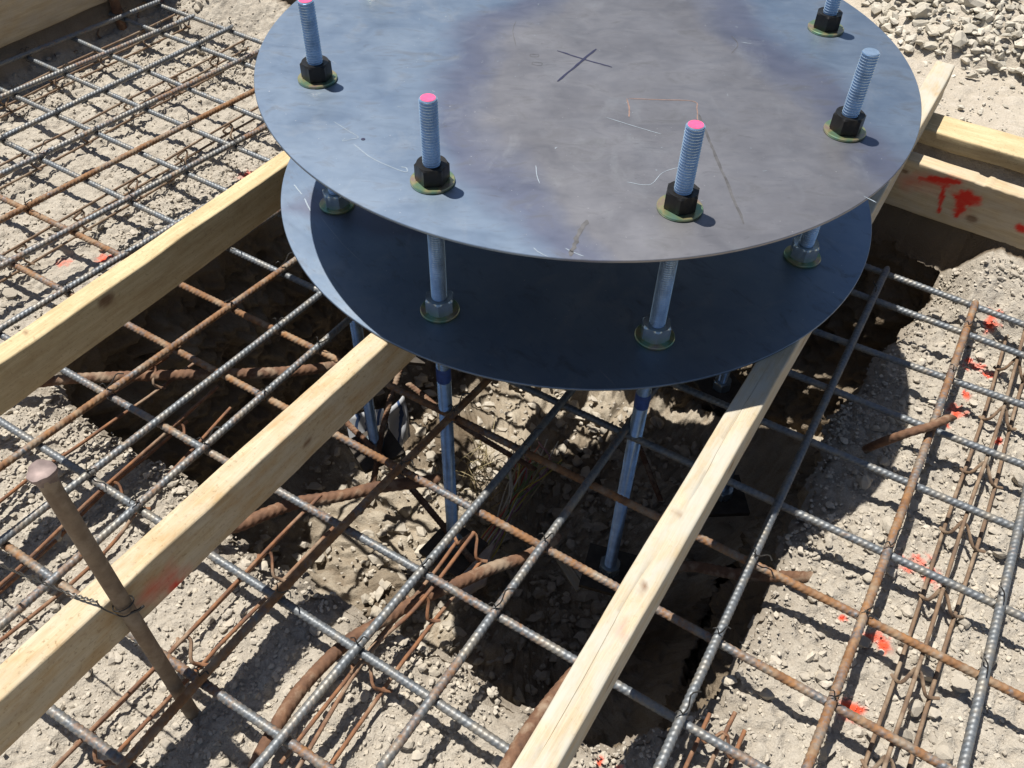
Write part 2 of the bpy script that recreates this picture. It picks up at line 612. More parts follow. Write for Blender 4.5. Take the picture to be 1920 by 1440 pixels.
def bank_h(u, v):
    sm = lambda t: np.clip(t, 0, 1) ** 2 * (3 - 2 * np.clip(t, 0, 1))
    n_ = 0.02 * vnoise(u * 14, v * 14, seed=19)
    far = np.clip((np.abs(u + .06) - .80) / .06, 0, 1)
    a = (0.025 + 0.085 * far) * sm((v - (0.52 - .16 * far) + n_) / (0.09 + .14 * far)) + 0.12 * sm((v - 0.615) / 0.035)
    b = 0.03 * sm((-1.83 - u + n_) / 0.05) + 0.15 * sm((-1.882 - u) / 0.03)
    return np.maximum(a, b)


STEP = 0.0043
gu = np.arange(-1.96, 1.46, STEP)
gv = np.arange(-1.56, 0.665, STEP)
GU, GV = np.meshgrid(gu, gv)
H, TONE = ground_h(GU, GV)
th = np.arctan2(GV - PC[1], GU - PC[0])
rad = np.hypot(GU - PC[0], GV - PC[1])
RR = rim_r(th)
edge = rad - RR
sag = -0.018 * np.exp(-np.clip(edge, 0, None) / 0.03)            # crumbling lip
GX, GY = NU[0] * GU + NV[0] * GV, NU[1] * GU + NV[1] * GV
PA = paint_at(GX, GY)
BANK = bank_h(GU, GV)
Z = Z_GR - 0.012 + H + sag + BANK
DAMP_SHADE = np.clip(0.55 * np.exp(-np.clip(edge, 0, None) / 0.05), 0, 1)
DAMP_SHADE = np.maximum(DAMP_SHADE, .95 * np.clip((GV - .596) / .02, 0, 1))  # dark strip below the back plank: shade painted into the soil colour
DAMP_SHADE = np.maximum(DAMP_SHADE, .8 * np.clip((-1.875 - GU) / .02, 0, 1))  # bank along the left board darkened as well
nu, nv = len(gu), len(gv)
idx = np.arange(nu * nv).reshape(nv, nu)
quads = np.stack([idx[:-1, :-1], idx[:-1, 1:], idx[1:, 1:], idx[1:, :-1]], -1).reshape(-1, 4)
inside = (edge < -0.004).ravel()
keep = ~inside[quads].any(axis=1)
quads = quads[keep]
used = np.zeros(nu * nv, bool)
used[quads.ravel()] = True
remap = np.cumsum(used) - 1
V = np.stack([GX.ravel(), GY.ravel(), Z.ravel()], -1)[used]
me = mesh_np('ground', V, remap[quads], True, {'tone': TONE.ravel()[used], 'paint': PA.ravel()[used], 'damp': DAMP_SHADE.ravel()[used]})
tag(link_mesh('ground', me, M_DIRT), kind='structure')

# pit: crumbling walls and lumpy floor
NTH, NW, NF = 1000, 190, 60
tt = np.linspace(-np.pi, np.pi, NTH, endpoint=False)
rr0 = rim_r(tt)
rows_r, rows_z, rows_k = [], [], []
for j in range(NW):
    s = j / (NW - 1)
    slope = 0.06 * np.ones_like(tt)
    # the right-hand side (U+) slopes more, as loose spoil
    side = np.clip(np.cos(tt - 0.15), 0, 1)
    slope = slope + 0.10 * side ** 2
    rows_r.append(rr0 * (1.02 - slope * s ** 1.3))
    rim_u, rim_v = PC[0] + rr0 * np.cos(tt), PC[1] + rr0 * np.sin(tt)
    rows_z.append((Z_GR - 0.012 + ground_h(rim_u, rim_v)[0] * .7 + bank_h(rim_u, rim_v) - .008) * (1 - s) + Z_PIT * s)
    rows_k.append(np.full_like(tt, min(1, s * 5)))
last = rows_r[-1]
for j in range(1, NF + 1):
    s = j / NF
    rows_r.append(last * (1 - s) + 0.0005)
    rows_z.append(np.full_like(tt, Z_PIT))
    rows_k.append(np.full_like(tt, -1.0))
RRp, ZZp, KK = np.array(rows_r), np.array(rows_z), np.array(rows_k)
TT = np.broadcast_to(tt, RRp.shape)
wall = KK >= 0
uu, vv = PC[0] + RRp * np.cos(TT), PC[1] + RRp * np.sin(TT)
n3 = fbm(uu * 6, vv * 6, ZZp * 11, seed=31, octaves=3)
n4 = fbm(uu * 34, vv * 34, ZZp * 34, seed=32, octaves=3, gain=0.6)
arc = TT * 0.75
pw, tw = pebbles(arc, ZZp, 0.05, 400, 0.4)
pw2, tw2 = pebbles(arc, ZZp + .2, 0.024, 410, 0.45)
pf, tf = pebbles(uu, vv, 0.07, 420, 0.5)
pf2, tf2 = pebbles(uu, vv, 0.034, 430, 0.7)
pf3, tf3 = pebbles(uu, vv, 0.017, 440, 0.7)
dr = np.where(wall, KK * (0.045 * n3 + 0.020 * n4 - np.maximum(pw, pw2) * 0.9), 0)
RRd = RRp + dr
fl = np.where(wall, np.clip((Z_PIT + 0.16 - ZZp) / 0.16, 0, 1), 1.0)
bigf = fbm(uu * 3.2, vv * 3.2, seed=37, octaves=3)
dz = fl * (0.055 * bigf + 0.010 * n4 + np.where(wall, 0, np.maximum(np.maximum(pf, pf2), pf3)) + 0.16 * np.clip((uu - .30) / .4, 0, 1))
dz = dz + np.where(wall, 0, 0.16 * np.clip((RRp / last[None, :] - 0.72) / 0.28, 0, 1) ** 2)     # spoil fillet at the wall foot
dz = np.where(wall, fl * 0.16 * np.clip((Z_PIT + 0.16 - ZZp) / 0.16, 0, 1) + dz * 0.6, dz)
ZZd = ZZp + dz
uu, vv = PC[0] + RRd * np.cos(TT), PC[1] + RRd * np.sin(TT)
xs, ys = xy(uu, vv)
nr = RRp.shape[0]
ii = np.arange(nr * NTH).reshape(nr, NTH)
q = np.stack([ii[:-1], np.roll(ii[:-1], -1, 1), np.roll(ii[1:], -1, 1), ii[1:]], -1).reshape(-1, 4)[:, ::-1]
tone = np.where(wall, np.where(np.maximum(pw, pw2) > 0.001, 0.15 + 0.4 * tw2, 0), np.where(np.maximum(np.maximum(pf, pf2), pf3) > 0.001, 0.2 + 0.8 * tf2, 0))
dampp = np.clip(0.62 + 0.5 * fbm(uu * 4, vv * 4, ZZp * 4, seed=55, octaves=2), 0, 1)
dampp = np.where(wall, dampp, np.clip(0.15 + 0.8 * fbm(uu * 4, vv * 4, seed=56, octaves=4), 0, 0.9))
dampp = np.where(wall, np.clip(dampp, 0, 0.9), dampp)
me = mesh_np('pit', np.stack([xs.ravel(), ys.ravel(), ZZd.ravel()], -1), q, True, {'tone': tone.ravel(), 'damp': dampp.ravel(), 'paint': np.zeros(nr * NTH)})
tag(link_mesh('pit', me, M_PIT), kind='structure')

# ground round the formwork (one sheet with an opening for the formwork)


def axis(fine0, fine1, step, lo, hi):
    a = list(np.arange(fine0, fine1, step)) + [fine1]
    d, x = step * 2, fine0
    left = []
    while x > lo:
        d *= 1.5
        x -= d
        left.append(x)
    d, x = step * 2, fine1
    right = []
    while x < hi:
        d *= 1.5
        x += d
        right.append(x)
    return np.array(left[::-1] + a + right)


U0, U1, V0, V1 = -1.93, 1.44, -1.54, 0.640
au = np.unique(np.r_[axis(-0.1, 1.3, 0.010, -60, 60), U0, U1])
av = np.unique(np.r_[axis(V1, 2.1, 0.010, -60, 60), V0])
AU, AV = np.meshgrid(au, av)


def heap(u, v):
    e = 1.25 + 0.9 * np.clip(0.36 - u, 0, 1) + 0.05 * vnoise(u * 6, v * 6, seed=71)
    d = np.clip(v - e, 0, None)
    return 0.34 * (1 - np.exp(-d / 0.55))


back = np.maximum(np.clip((AV - 0.60) / 0.03, 0, 1), np.clip((-1.90 - AU) / 0.03, 0, 1))
OZ = Z_GR - 0.03 + (Z_OUT - Z_GR + 0.03) * back
p1, t1 = pebbles(AU, AV, 0.05, 500, 0.10)
p2, t2 = pebbles(AU, AV, 0.022, 510, 0.25)
near = (AU > -.5) & (AU < 1.6) & (AV > .6) & (AV < 2.6)
pp = np.where(near, np.maximum(p1 * .6, p2 * .7), 0)
OZ = OZ + 0.006 * fbm(AU * 4, AV * 4, seed=61, octaves=3) + pp + heap(AU, AV)
inside = (AU > U0 + 1e-6) & (AU < U1 - 1e-6) & (AV > V0 + 1e-6) & (AV < V1 - 1e-6)
gap = np.clip(1 - np.abs(AV - 0.735) / 0.085, 0, 1)             # shallow trench of dark gravel behind the plank
OZ = OZ - 0.05 * np.clip(gap * 3, 0, 1)
idx = np.arange(AU.size).reshape(AU.shape)
quads = np.stack([idx[:-1, :-1], idx[:-1, 1:], idx[1:, 1:], idx[1:, :-1]], -1).reshape(-1, 4)
cu, cv = AU.ravel()[quads].mean(1), AV.ravel()[quads].mean(1)
quads = quads[~((cu > U0) & (cu < U1) & (cv > V0) & (cv < V1))]
xs, ys = xy(AU, AV)
me = mesh_np('surrounding_ground', np.stack([xs.ravel(), ys.ravel(), OZ.ravel()], -1), quads, True,
             {'tone': np.where(pp > .001, .3 + .7 * t2, 0).ravel(), 'paint': np.zeros(AU.size), 'damp': np.zeros(AU.size)})
tag(link_mesh('surrounding_ground', me, M_OUT), kind='structure')

# ------------------------------------------------------------------ stones


def ico(sub):
    bm = bmesh.new()
    bmesh.ops.create_icosphere(bm, subdivisions=sub, radius=1)
    v = np.array([p.co[:] for p in bm.verts])
    f = np.array([[p.index for p in q.verts] for q in bm.faces])
    bm.free()
    return v, f


def stone_proto(sub, seed, cuts=9):
    rg = np.random.default_rng(seed)
    v, f = ico(sub)
    d = v / np.linalg.norm(v, axis=1)[:, None]
    n = rg.normal(size=(cuts, 3))
    n /= np.linalg.norm(n, axis=1)[:, None]
    k = rg.uniform(0.42, 0.95, cuts)
    dots = d @ n.T
    with np.errstate(divide='ignore'):
        r = np.where(dots > 0.05, k / np.maximum(dots, 0.05), 9).min(1)
    r = np.clip(r, 0.3, 1.25)
    v = d * r[:, None] * np.array([1, rg.uniform(.65, .95), rg.uniform(.5, .8)])
    return v, f


PROT2 = [stone_proto(2, 40 + i) for i in range(10)]
PROT1 = [stone_proto(1, 70 + i, 7) for i in range(14)]


def rot_rand(rg, n):
    q = rg.normal(size=(n, 4))
    q /= np.linalg.norm(q, axis=1)[:, None]
    w_, x, y, z = q.T
    return np.stack([np.stack([1 - 2 * (y * y + z * z), 2 * (x * y - z * w_), 2 * (x * z + y * w_)], -1),
                     np.stack([2 * (x * y + z * w_), 1 - 2 * (x * x + z * z), 2 * (y * z - x * w_)], -1),
                     np.stack([2 * (x * z - y * w_), 2 * (y * z + x * w_), 1 - 2 * (x * x + y * y)], -1)], 1)


def scatter(name, P, S, mat, protos, seed, painted=False, flat=True):
    rg = np.random.default_rng(seed)
    R = rot_rand(rg, len(P))
    tone = rg.random(len(P))
    vs, fs, ts = [], [], []
    base = 0
    pick = rg.integers(0, len(protos), len(P))
    for k, (pv, pf) in enumerate(protos):
        sel = np.where(pick == k)[0]
        if not len(sel):
            continue
        W = np.einsum('nij,vj->nvi', R[sel], pv) * S[sel][:, None, None]
        W[:, :, 2] *= 0.68
        W += P[sel][:, None, :]
        fs.append((pf[None] + (np.arange(len(sel)) * len(pv))[:, None, None] + base).reshape(-1, 3))
        vs.append(W.reshape(-1, 3))
        ts.append(np.repeat(tone[sel], len(pv)))
        base += len(sel) * len(pv)
    Vv = np.concatenate(vs)
    pa = paint_at(Vv[:, 0], Vv[:, 1]) if painted else np.zeros(len(Vv))
    me = mesh_np(name, Vv, np.concatenate(fs), not flat, {'tone': np.concatenate(ts), 'paint': pa})
    return tag(link_mesh(name, me, mat), kind='stuff')


def ground_z(u, v):
    h, _ = ground_h(np.array([u]), np.array([v]))
    return float(Z_GR - 0.012 + h[0])


def pts_ground(n, seed, clump=True):
    rg = np.random.default_rng(seed)
    u = rg.uniform(-1.88, 1.15, n * 3)
    v = rg.uniform(-1.45, .58, n * 3)
    e = np.hypot(u - PC[0], v - PC[1]) - rim_r(np.arctan2(v - PC[1], u - PC[0]))
    den = np.clip(0.55 + 1.3 * fbm(u * 3.3, v * 3.3, seed=12, octaves=3), 0.10, 1)
    den = np.where(u > .7, np.maximum(den, .6), den)
    ok = (e > 0.006) & (rg.random(n * 3) < den)
    u, v = u[ok][:n], v[ok][:n]
    return u, v


for nm, n, lo, hi, prot, seed in (('gravel', 3600, .0050, .0150, PROT2, 21), ('grit', 40000, .0020, .0068, PROT1, 22)):
    u, v = pts_ground(n, seed)
    rg = np.random.default_rng(seed + 5)
    S = lo + (hi - lo) * rg.random(len(u)) ** 2.6
    h, _ = ground_h(u, v)
    x, y = xy(u, v)
    scatter(nm, np.stack([x, y, Z_GR - 0.012 + h + S * 0.25 + bank_h(u, v)], -1), S, M_STONE, prot, seed + 9, True)

# pit gravel lying on the floor
rg = np.random.default_rng(77)
a = rg.uniform(-np.pi, np.pi, 2600)
k = np.sqrt(rg.random(2600)) * 0.93
rb = rim_r(a) * .9 * k
u, v = PC[0] + rb * np.cos(a), PC[1] + rb * np.sin(a)
zf = Z_PIT + 0.055 * fbm(u * 3.2, v * 3.2, seed=37, octaves=3) + 0.16 * np.clip((k - 0.72) / 0.28, 0, 1) ** 2 + 0.012
S = .006 + .024 * rg.random(2600) ** 3
x, y = xy(u, v)
scatter('pit_rubble', np.stack([x, y, zf], -1), S, M_STONE, PROT1, 79)
# dark gravel behind the plank
rg = np.random.default_rng(81)
u, v = rg.uniform(.2, 1.35, 3600), rg.uniform(.668, .818, 3600)
x, y = xy(u, v)
S = .004 + .010 * rg.random(3600) ** 2
scatter('dark_gravel', np.stack([x, y, np.full(3600, Z_OUT - 0.052) + rg.uniform(-.008, .014, 3600)], -1), S, M_TARSTONE, PROT1, 83)
# fine part of the rock heap + crumbs at its foot
rg = np.random.default_rng(85)
u, v = rg.uniform(-.2, 1.35, 9000), 1.15 + 1.1 * rg.random(9000)
hz = heap(u, v)
ok = (hz > 0.004) | (rg.random(9000) < .05)
u, v, hz = u[ok], v[ok], hz[ok]
x, y = xy(u, v)
S = .008 + .022 * rg.random(len(u)) ** 2
scatter('crushed_stone', np.stack([x, y, Z_OUT + hz + rg.uniform(-.01, .02, len(u))], -1), S, M_ROCK, PROT1, 87)
u, v = rg.uniform(-.1, 1.3, 700), .92 + .36 * rg.random(700)
x, y = xy(u, v)
S = .003 + .010 * rg.random(700) ** 4
scatter('loose_chips', np.stack([x, y, np.full(700, Z_OUT + .002)], -1), S, M_ROCK, PROT1, 88)

ROCK_ME = []
for i, (pv, pf) in enumerate(PROT2):
    ROCK_ME.append(mesh_np('rock', pv, pf, False, {'tone': np.full(len(pv), .1 * i), 'paint': np.zeros(len(pv))}))
for me in ROCK_ME:
    me.materials.append(M_ROCK)
SM_ME = [m_.copy() for m_ in ROCK_ME]
for me in SM_ME:
    me.materials.clear()
    me.materials.append(M_STONE)


def put_stone(name, lib, u, v, z, s, label, cat, group):
    o = bpy.data.objects.new(name, random.choice(lib))
    COL.objects.link(o)
    o.location = uvz(u, v, z)
    o.rotation_euler = (random.uniform(-.5, .5), random.uniform(-.5, .5), random.uniform(0, 6.28))
    if random.random() < .3:
        o.rotation_euler.x += 1.5
    o.scale = (s, s * random.uniform(.8, 1.1), s * random.uniform(.75, 1.05))
    tag(o, label, cat, group)
    return o


cnt = 0
tries = 0
placed = []
while cnt < 95 and tries < 9000:
    tries += 1
    u, v = random.uniform(-.05, 1.2), random.uniform(1.22, 2.0)
    hz = float(heap(np.array([u]), np.array([v]))[0])
    if hz < .012:
        continue
    s = .026 + .034 * random.random() ** 1.4
    if any((u - a) ** 2 + (v - b) ** 2 < (0.62 * (s + c)) ** 2 for a, b, c in placed):
        continue
    placed.append((u, v, s))
    put_stone('rock', ROCK_ME, u, v, Z_OUT + hz + s * .30, s, 'angular pale grey crushed rock lying in the heap behind the formwork', 'rock', 'rocks in the heap behind the formwork')
    cnt += 1
cnt = 0
tries = 0
placed = []
while cnt < 64 and tries < 6000:
    tries += 1
    u, v = random.uniform(-1.8, 1.1), random.uniform(-1.4, .5)
    if random.random() < .45:
        u, v = random.uniform(.72, 1.1), random.uniform(-.95, .1)
    e = math.hypot(u - PC[0], v - PC[1]) - float(rim_r(np.array([math.atan2(v - PC[1], u - PC[0])]))[0])
    if e < .03:
        continue
    s = .012 + .013 * random.random() ** 1.5
    if any((u - a) ** 2 + (v - b) ** 2 < (1.2 * (s + c)) ** 2 for a, b, c in placed):
        continue
    placed.append((u, v, s))
    put_stone('loose_stone', SM_ME, u, v, Z_GR - .006 + s * .30 + float(bank_h(np.array([u]), np.array([v]))[0]), s, 'loose pale stone lying on the dry dirt under the rebar', 'stone', 'loose stones on the dirt under the rebar')
    cnt += 1

# ------------------------------------------------------------------ timber


def timber(name, length, width, height, mat, seed, paint=None, cut=0.0, notch=None, nseg=None, fine=0.02, crack=None, knots=None):
    """local X = length from 0, Y = width (0 near face .. -width), Z = height (0 top .. -height)"""
    nx = nseg or max(2, int(length / fine))
    b = min(0.004, width * .12)
    ring = []
    W, Hh = width, height
    def arcpts():
        pts = []
        corners = [(-b, 0, 0), (0, -b, 0)]
        # profile order: top-near -> near face -> bottom -> far -> top
        prof = []
        def corner(cy, cz, a0):
            for k in range(4):
                a = a0 - k * (math.pi / 2) / 3
                prof.append((cy + b * math.cos(a), cz + b * math.sin(a)))
        corner(-b, -b, math.pi / 2)
        nface = max(2, int((Hh - 2 * b) / fine))
        for k in range(1, nface):
            prof.append((0, -b - (Hh - 2 * b) * k / nface))
        corner(-b, -Hh + b, 0)
        corner(-W + b, -Hh + b, -math.pi / 2)
        corner(-W + b, -b, math.pi)
        ys = [-W + b + (W - 2 * b) * k / 6 for k in range(1, 6)]
        if crack:
            ys = sorted([t for t in ys if abs(t + W * .56) > .004] + [-W * .56 - .0008, -W * .56, -W * .56 + .0008])
        for t in ys:
            prof.append((t, 0))
        return prof
    prof = np.array(arcpts())
    m = len(prof)
    xs_ = np.linspace(0, length, nx + 1)
    X = np.repeat(xs_, m).reshape(nx + 1, m)
    Y = np.broadcast_to(prof[:, 0], X.shape).copy()
    Zz = np.broadcast_to(prof[:, 1], X.shape).copy()
    nz = fbm(X * 7, Y * 30 + seed, Zz * 30, seed=seed, octaves=3)
    Y += nz * .0010 + .0018 * vnoise(X * 1.1, X * 0 + seed, seed=seed + 3)
    Zz += fbm(X * 9 + 5, Y * 30, Zz * 30, seed=seed + 7, octaves=3) * .0015
    if notch is not None:
        for (nx0, nx1, dep) in notch:
            msk = (X > nx0) & (X < nx1) & (Zz > -.006)
            Zz -= np.where(msk, dep * (0.6 + 0.4 * vnoise(X * 60, Y * 60, seed=seed + 11)), 0)
    if crack:
        sel = np.abs(prof[:, 0] + W * .56) < .0009
        sel &= np.abs(prof[:, 1]) < 1e-9
        mid = sel & (np.abs(prof[:, 0] + W * .56) < 1e-6)
        wob = .0045 * vnoise(X * 5, X * 0 + 3.3, seed=seed + 21) + .0012 * vnoise(X * 28, X * 0 + 1.3, seed=seed + 22)
        act = np.zeros_like(X)
        for c0_, c1_ in crack:
            act = np.maximum(act, np.clip(np.minimum(X - c0_, c1_ - X) / .05, 0, 1))
        Y += np.where(sel[None, :], wob, 0)
        Zz -= np.where(mid[None, :], .0010 * act, 0)
    V = np.stack([X.ravel(), Y.ravel(), Zz.ravel()], -1)
    I = np.arange((nx + 1) * m).reshape(nx + 1, m)
    Q = np.stack([I[:-1], I[1:], np.roll(I[1:], -1, 1), np.roll(I[:-1], -1, 1)], -1).reshape(-1, 4)
    # caps as fans (degenerate quads avoided: triangles as extra mesh faces)
    c0, c1 = len(V), len(V) + 1
    V = np.vstack([V, [[0, -W / 2, -Hh / 2]], [[length, -W / 2, -Hh / 2]]])
    pv = np.zeros(len(V)) if paint is None else paint(V[:, 0], V[:, 1], V[:, 2])
    me = bpy.data.meshes.new(name)
    faces = [tuple(int(t) for t in r) for r in Q]
    for k in range(m):
        kk = (k + 1) % m
        faces.append((c0, int(I[0, k]), int(I[0, kk])))
        faces.append((c1, int(I[-1, kk]), int(I[-1, k])))
    me.from_pydata([tuple(p) for p in V], [], faces)
    a = me.attributes.new('paint', 'FLOAT', 'POINT')
    a.data.foreach_set('value', pv.astype(np.float32))
    kv = np.zeros(len(V))
    for kx, ky, kz, kr in (knots or []):
        dd = np.sqrt(((V[:, 0] - kx) / (kr * 1.5)) ** 2 + ((V[:, 1] - ky) / kr) ** 2 + ((V[:, 2] - kz) / kr) ** 2)
        kv = np.maximum(kv, np.clip((1.15 - dd) * 2.2, 0, 1))
    a = me.attributes.new('knot', 'FLOAT', 'POINT')
    a.data.foreach_set('value', kv.astype(np.float32))
    me.polygons.foreach_set('use_smooth', np.full(len(me.polygons), True))
    me.set_sharp_from_angle(angle=math.radians(50))
    me.update()
    me.materials.append(mat)
    return me


def put_timber(name, me, p0, ang, label, cat, group=None):
    o = bpy.data.objects.new(name, me)
    COL.objects.link(o)
    o.location = p0
    o.rotation_euler = (0, 0, ang)
    return tag(o, label, cat, group)


def cap(x, y, ax, ay, bx, by, r):
    dx, dy = bx - ax, by - ay
    t = np.clip(((x - ax) * dx + (y - ay) * dy) / max(dx * dx + dy * dy, 1e-9), 0, 1)
    return np.hypot(x - ax - t * dx, y - ay - t * dy) / r


ZB = Z_LOW - 0.0048
# local X runs along the angle; near face (+Y local) must face U+ => use negative direction: X towards -V
def beam_dir(ang):
    return np.array([math.cos(ang), math.sin(ang)])


def plank(name, near_pts, ext0, ext1, width, height, z, mat, seed, label, cat='plank', paint=None, notch=None, fine=.02, group=None, crack=None, knots=None):
    """near_pts: two points (x,y) of the top near edge; the plank runs from the second towards the first, near face on its left side"""
    a, b = np.array(near_pts[0]), np.array(near_pts[1])
    d = (b - a) / np.linalg.norm(b - a)
    s = a - d * ext0
    e = b + d * ext1
    L = float(np.linalg.norm(e - s))
    # start at e, go to s: left normal of (-d)
    ang = math.atan2(-d[1], -d[0])
    me = timber(name, L, width, height, mat, seed, (lambda X, Y, Z_: paint(L - X, Y, Z_)) if paint else None, notch=[(L - q1, L - q0, dp) for q0, q1, dp in notch] if notch else None, fine=fine, crack=[(L - c1_, L - c0_) for c0_, c1_ in crack] if crack else None, knots=[(L - k0_, k1_, k2_, k3_) for k0_, k1_, k2_, k3_ in knots] if knots else None)
    return put_timber(name, me, (e[0], e[1], z), ang, label, cat, group)


# near edge points given in the order "lower-left of picture" -> "upper-right"
def red_m(x, y, z):
    n_ = fbm(x * 40, z * 40, seed=5, octaves=3) * .5
    c = 0.0
    base = np.clip(1.1 + n_ - cap(x, z, RM_X, -.050, RM_X + .028, -.078, .030), 0, 1) * .55
    hot = np.clip(1.6 + n_ - cap(x, z, RM_X + .020, -.082, RM_X + .024, -.089, .010), 0, 1)
    return np.where(y > -.003, np.maximum(base, hot), 0)


# beam under the plates (middle)
a, b = np.array((-.724, -1.131)), np.array((-.330, -.505))
RM_X = 0.42 + 0.225
plank('timber_beam', (a, b), .42, 1.28, .042, .091, ZB, M_M, 3, 'dirt-stained timber beam under the middle of the plates, with the rusty stake beside it', 'beam', red_m, fine=.009, knots=[(.40, -.012, 0, .005), (.95, 0, -.05, .008), (.30, 0, -.03, .006)])
# beam on the left: fresh yellow plank
plank('timber_plank', ((-.957, -.574), (-.601, .022)), .45, .95, .042, .092, ZB, M_Y, 8, 'fresh yellow plank under the left rim of the lower plate', 'plank', knots=[(.658, 0, -.018, .0125), (.22, -.02, 0, .006), (.52, -.028, 0, .004)], fine=.007)


def red_r(x, y, z):
    n_ = fbm(x * 60, y * 60, seed=15, octaves=3) * .6
    return np.where(z > -.003, np.clip(1.0 + n_ - cap(x, y, 0.645, -.012, 0.665, -.022, .010), 0, 1) * .22, 0)


# right-hand beam, reaching past the formwork
a, b = np.array((-.0535, -1.195)), np.array((.968, .531))
plank('timber_beam', (a, b), .45, 0.0, .047, .091, ZB, M_R, 12, 'weathered pale timber beam on the right, its far end sticking out past the plates', 'beam', red_r, notch=[(.62, .66, .002), (1.02, 1.05, .002)], fine=.01, crack=[(.42, .78), (.86, 1.22), (1.25, 1.5)], knots=[(.72, -.020, 0, .006), (.85, -.030, 0, .007), (1.0, 0, -.03, .008), (1.35, 0, -.05, .007), (.60, 0, -.045, .009)])

# formwork
Z_FT = -0.3565


def red_t(x, y, z):
    """x is measured as U along the plank (offset TU0)"""
    u = x + TU0
    n_ = fbm(u * 45, z * 45, seed=25, octaves=3) * .32
    n2 = fbm(u * 160, z * 160, seed=26, octaves=2) * .25
    zz = z + Z_FT
    core = np.zeros_like(u)
    for (u0, z0, u1, z1, r, g) in [(.610, -.384, .668, -.371, .0085, 1), (.590, -.392, .650, -.388, .007, .8), (.643, -.395, .651, -.430, .0065, 1), (.651, -.430, .656, -.458, .0042, 1.0),
                                   (.699, -.402, .704, -.406, .0265, 1.0), (.690, -.412, .694, -.420, .012, 1.0), (.700, -.418, .696, -.452, .006, 1.0), (.690, -.440, .706, -.432, .006, .8),
                                   (.829, -.432, .842, -.431, .012, 1.0)]:
        core = np.maximum(core, g * np.clip((1.12 + n_ + n2 * .5 - cap(u, zz, u0, z0, u1, z1, r)) * 2.6, 0, 1))
    mist = np.clip(1.0 + n_ - cap(u, zz, .565, -.412, .66, -.378, .030), 0, 1) * .42
    mist = np.maximum(mist, np.clip(1.0 + n_ - cap(u, zz, .70, -.41, .70, -.43, .034), 0, 1) * .3)
    return np.where(y > -.004, np.maximum(core, mist), 0)


# back side plank: near face on V = 0.622, from U=-1.9 to U=1.42 ; split at U=0.08 under the plates
def back_plank(u0, u1, label, paint=None, notch=None, seed=31):
    global TU0
    TU0 = u0
    L = u1 - u0
    me = timber('formwork_plank', L, .046, .128, M_T, seed, (lambda X, Y, Z_: paint(L - X, Y, Z_)) if paint else None, notch=[(L - (n1 - u0), L - (n0 - u0), dp) for n0, n1, dp in notch] if notch else None, fine=.0045 if paint else .02, knots=[(L - (.728 - u0), 0, -.0915, .0095), (L - (.55 - u0), 0, -.03, .006)] if paint else None)
    x_, y_ = xy(u1, .622)
    return put_timber('formwork_plank', me, (x_, y_, Z_FT), math.atan2(-NU[1], -NU[0]), label, 'plank', None)


back_plank(.40, 1.42, 'formwork plank on edge with red spray paint marks, right of the plates', red_t, [(.700, .722, .006), (.735, .80, .002)], 33)
back_plank(-1.93, .396, 'formwork plank on edge at the very top, left of the steel plates', None, None, 35)
# left side formwork
me = timber('formwork_plank', 2.6, .046, .165, M_T, 41)
x_, y_ = xy(-1.885, .62)
put_timber('formwork_plank', me, (x_, y_, -.322), math.atan2(-NV[1], -NV[0]), 'wide brown formwork board in the top left corner', 'plank')
# flat 2x4 behind the painted plank
me = timber('timber_plank', 1.25, .093, .041, M_Y, 51)
x_, y_ = xy(1.50, .812)
put_timber('timber_plank', me, (x_, y_, -.357), math.atan2(-NU[1], -NU[0]) + .028, 'yellow plank lying flat on the sand behind the painted formwork', 'plank')
mb = MB()
mb.box((0, 0, 0), (.034, .022, .045), .3)
o = mb.build('wood_block', M_T, loc=uvz(.456, .868, -.335), rot=(.1, .15, .5))
bv = o.modifiers.new('bevel', 'BEVEL')
bv.width = .003
bv.segments = 2
a_ = o.data.attributes.new('paint', 'FLOAT', 'POINT')
tag(o, 'small brown wood block on the flat plank beside the far end of the right beam', 'wood block')

# ------------------------------------------------------------------ anchor assembly
asm = empty('anchor_bolt_assembly', (0, 0, -1.07))
tag(asm, 'two round steel plates held one above the other by eight threaded anchor rods', 'anchor bolts')
OFF = Vector((0, 0, 1.07))


def disc(name, z, r=.6, t=.0045):
    mb = MB()
    b = .0009
    mb.lathe([(r - b, -t), (r, -t + b), (r, -b), (r - b, 0)], 256)
    return mb.build(name, M_PLATE, asm, True, 30, loc=Vector((0, 0, z)) + OFF)


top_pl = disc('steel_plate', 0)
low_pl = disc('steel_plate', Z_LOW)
low_pl.rotation_euler = (0, 0, 2.2)
top_pl['label'] = 'upper round plate with a marker cross at its centre'
low_pl['label'] = 'lower round plate, mostly in the shade of the upper one'

M_INK = mat_plain('marker_ink', (0.012, 0.014, 0.045), 0.5, 0.0, .2, 90)
M_CHALK = mat_plain('chalk_line', (0.27, 0.32, 0.37), 0.8, 0.0, .15, 200)
M_ORCH = mat_plain('orange_crayon', (0.20, 0.128, 0.105), 0.8, 0.0, .3, 200)
M_SMUDGE = mat_plain('dark_smear', (0.135, 0.133, 0.136), 0.5, 0.7, .3, 60)


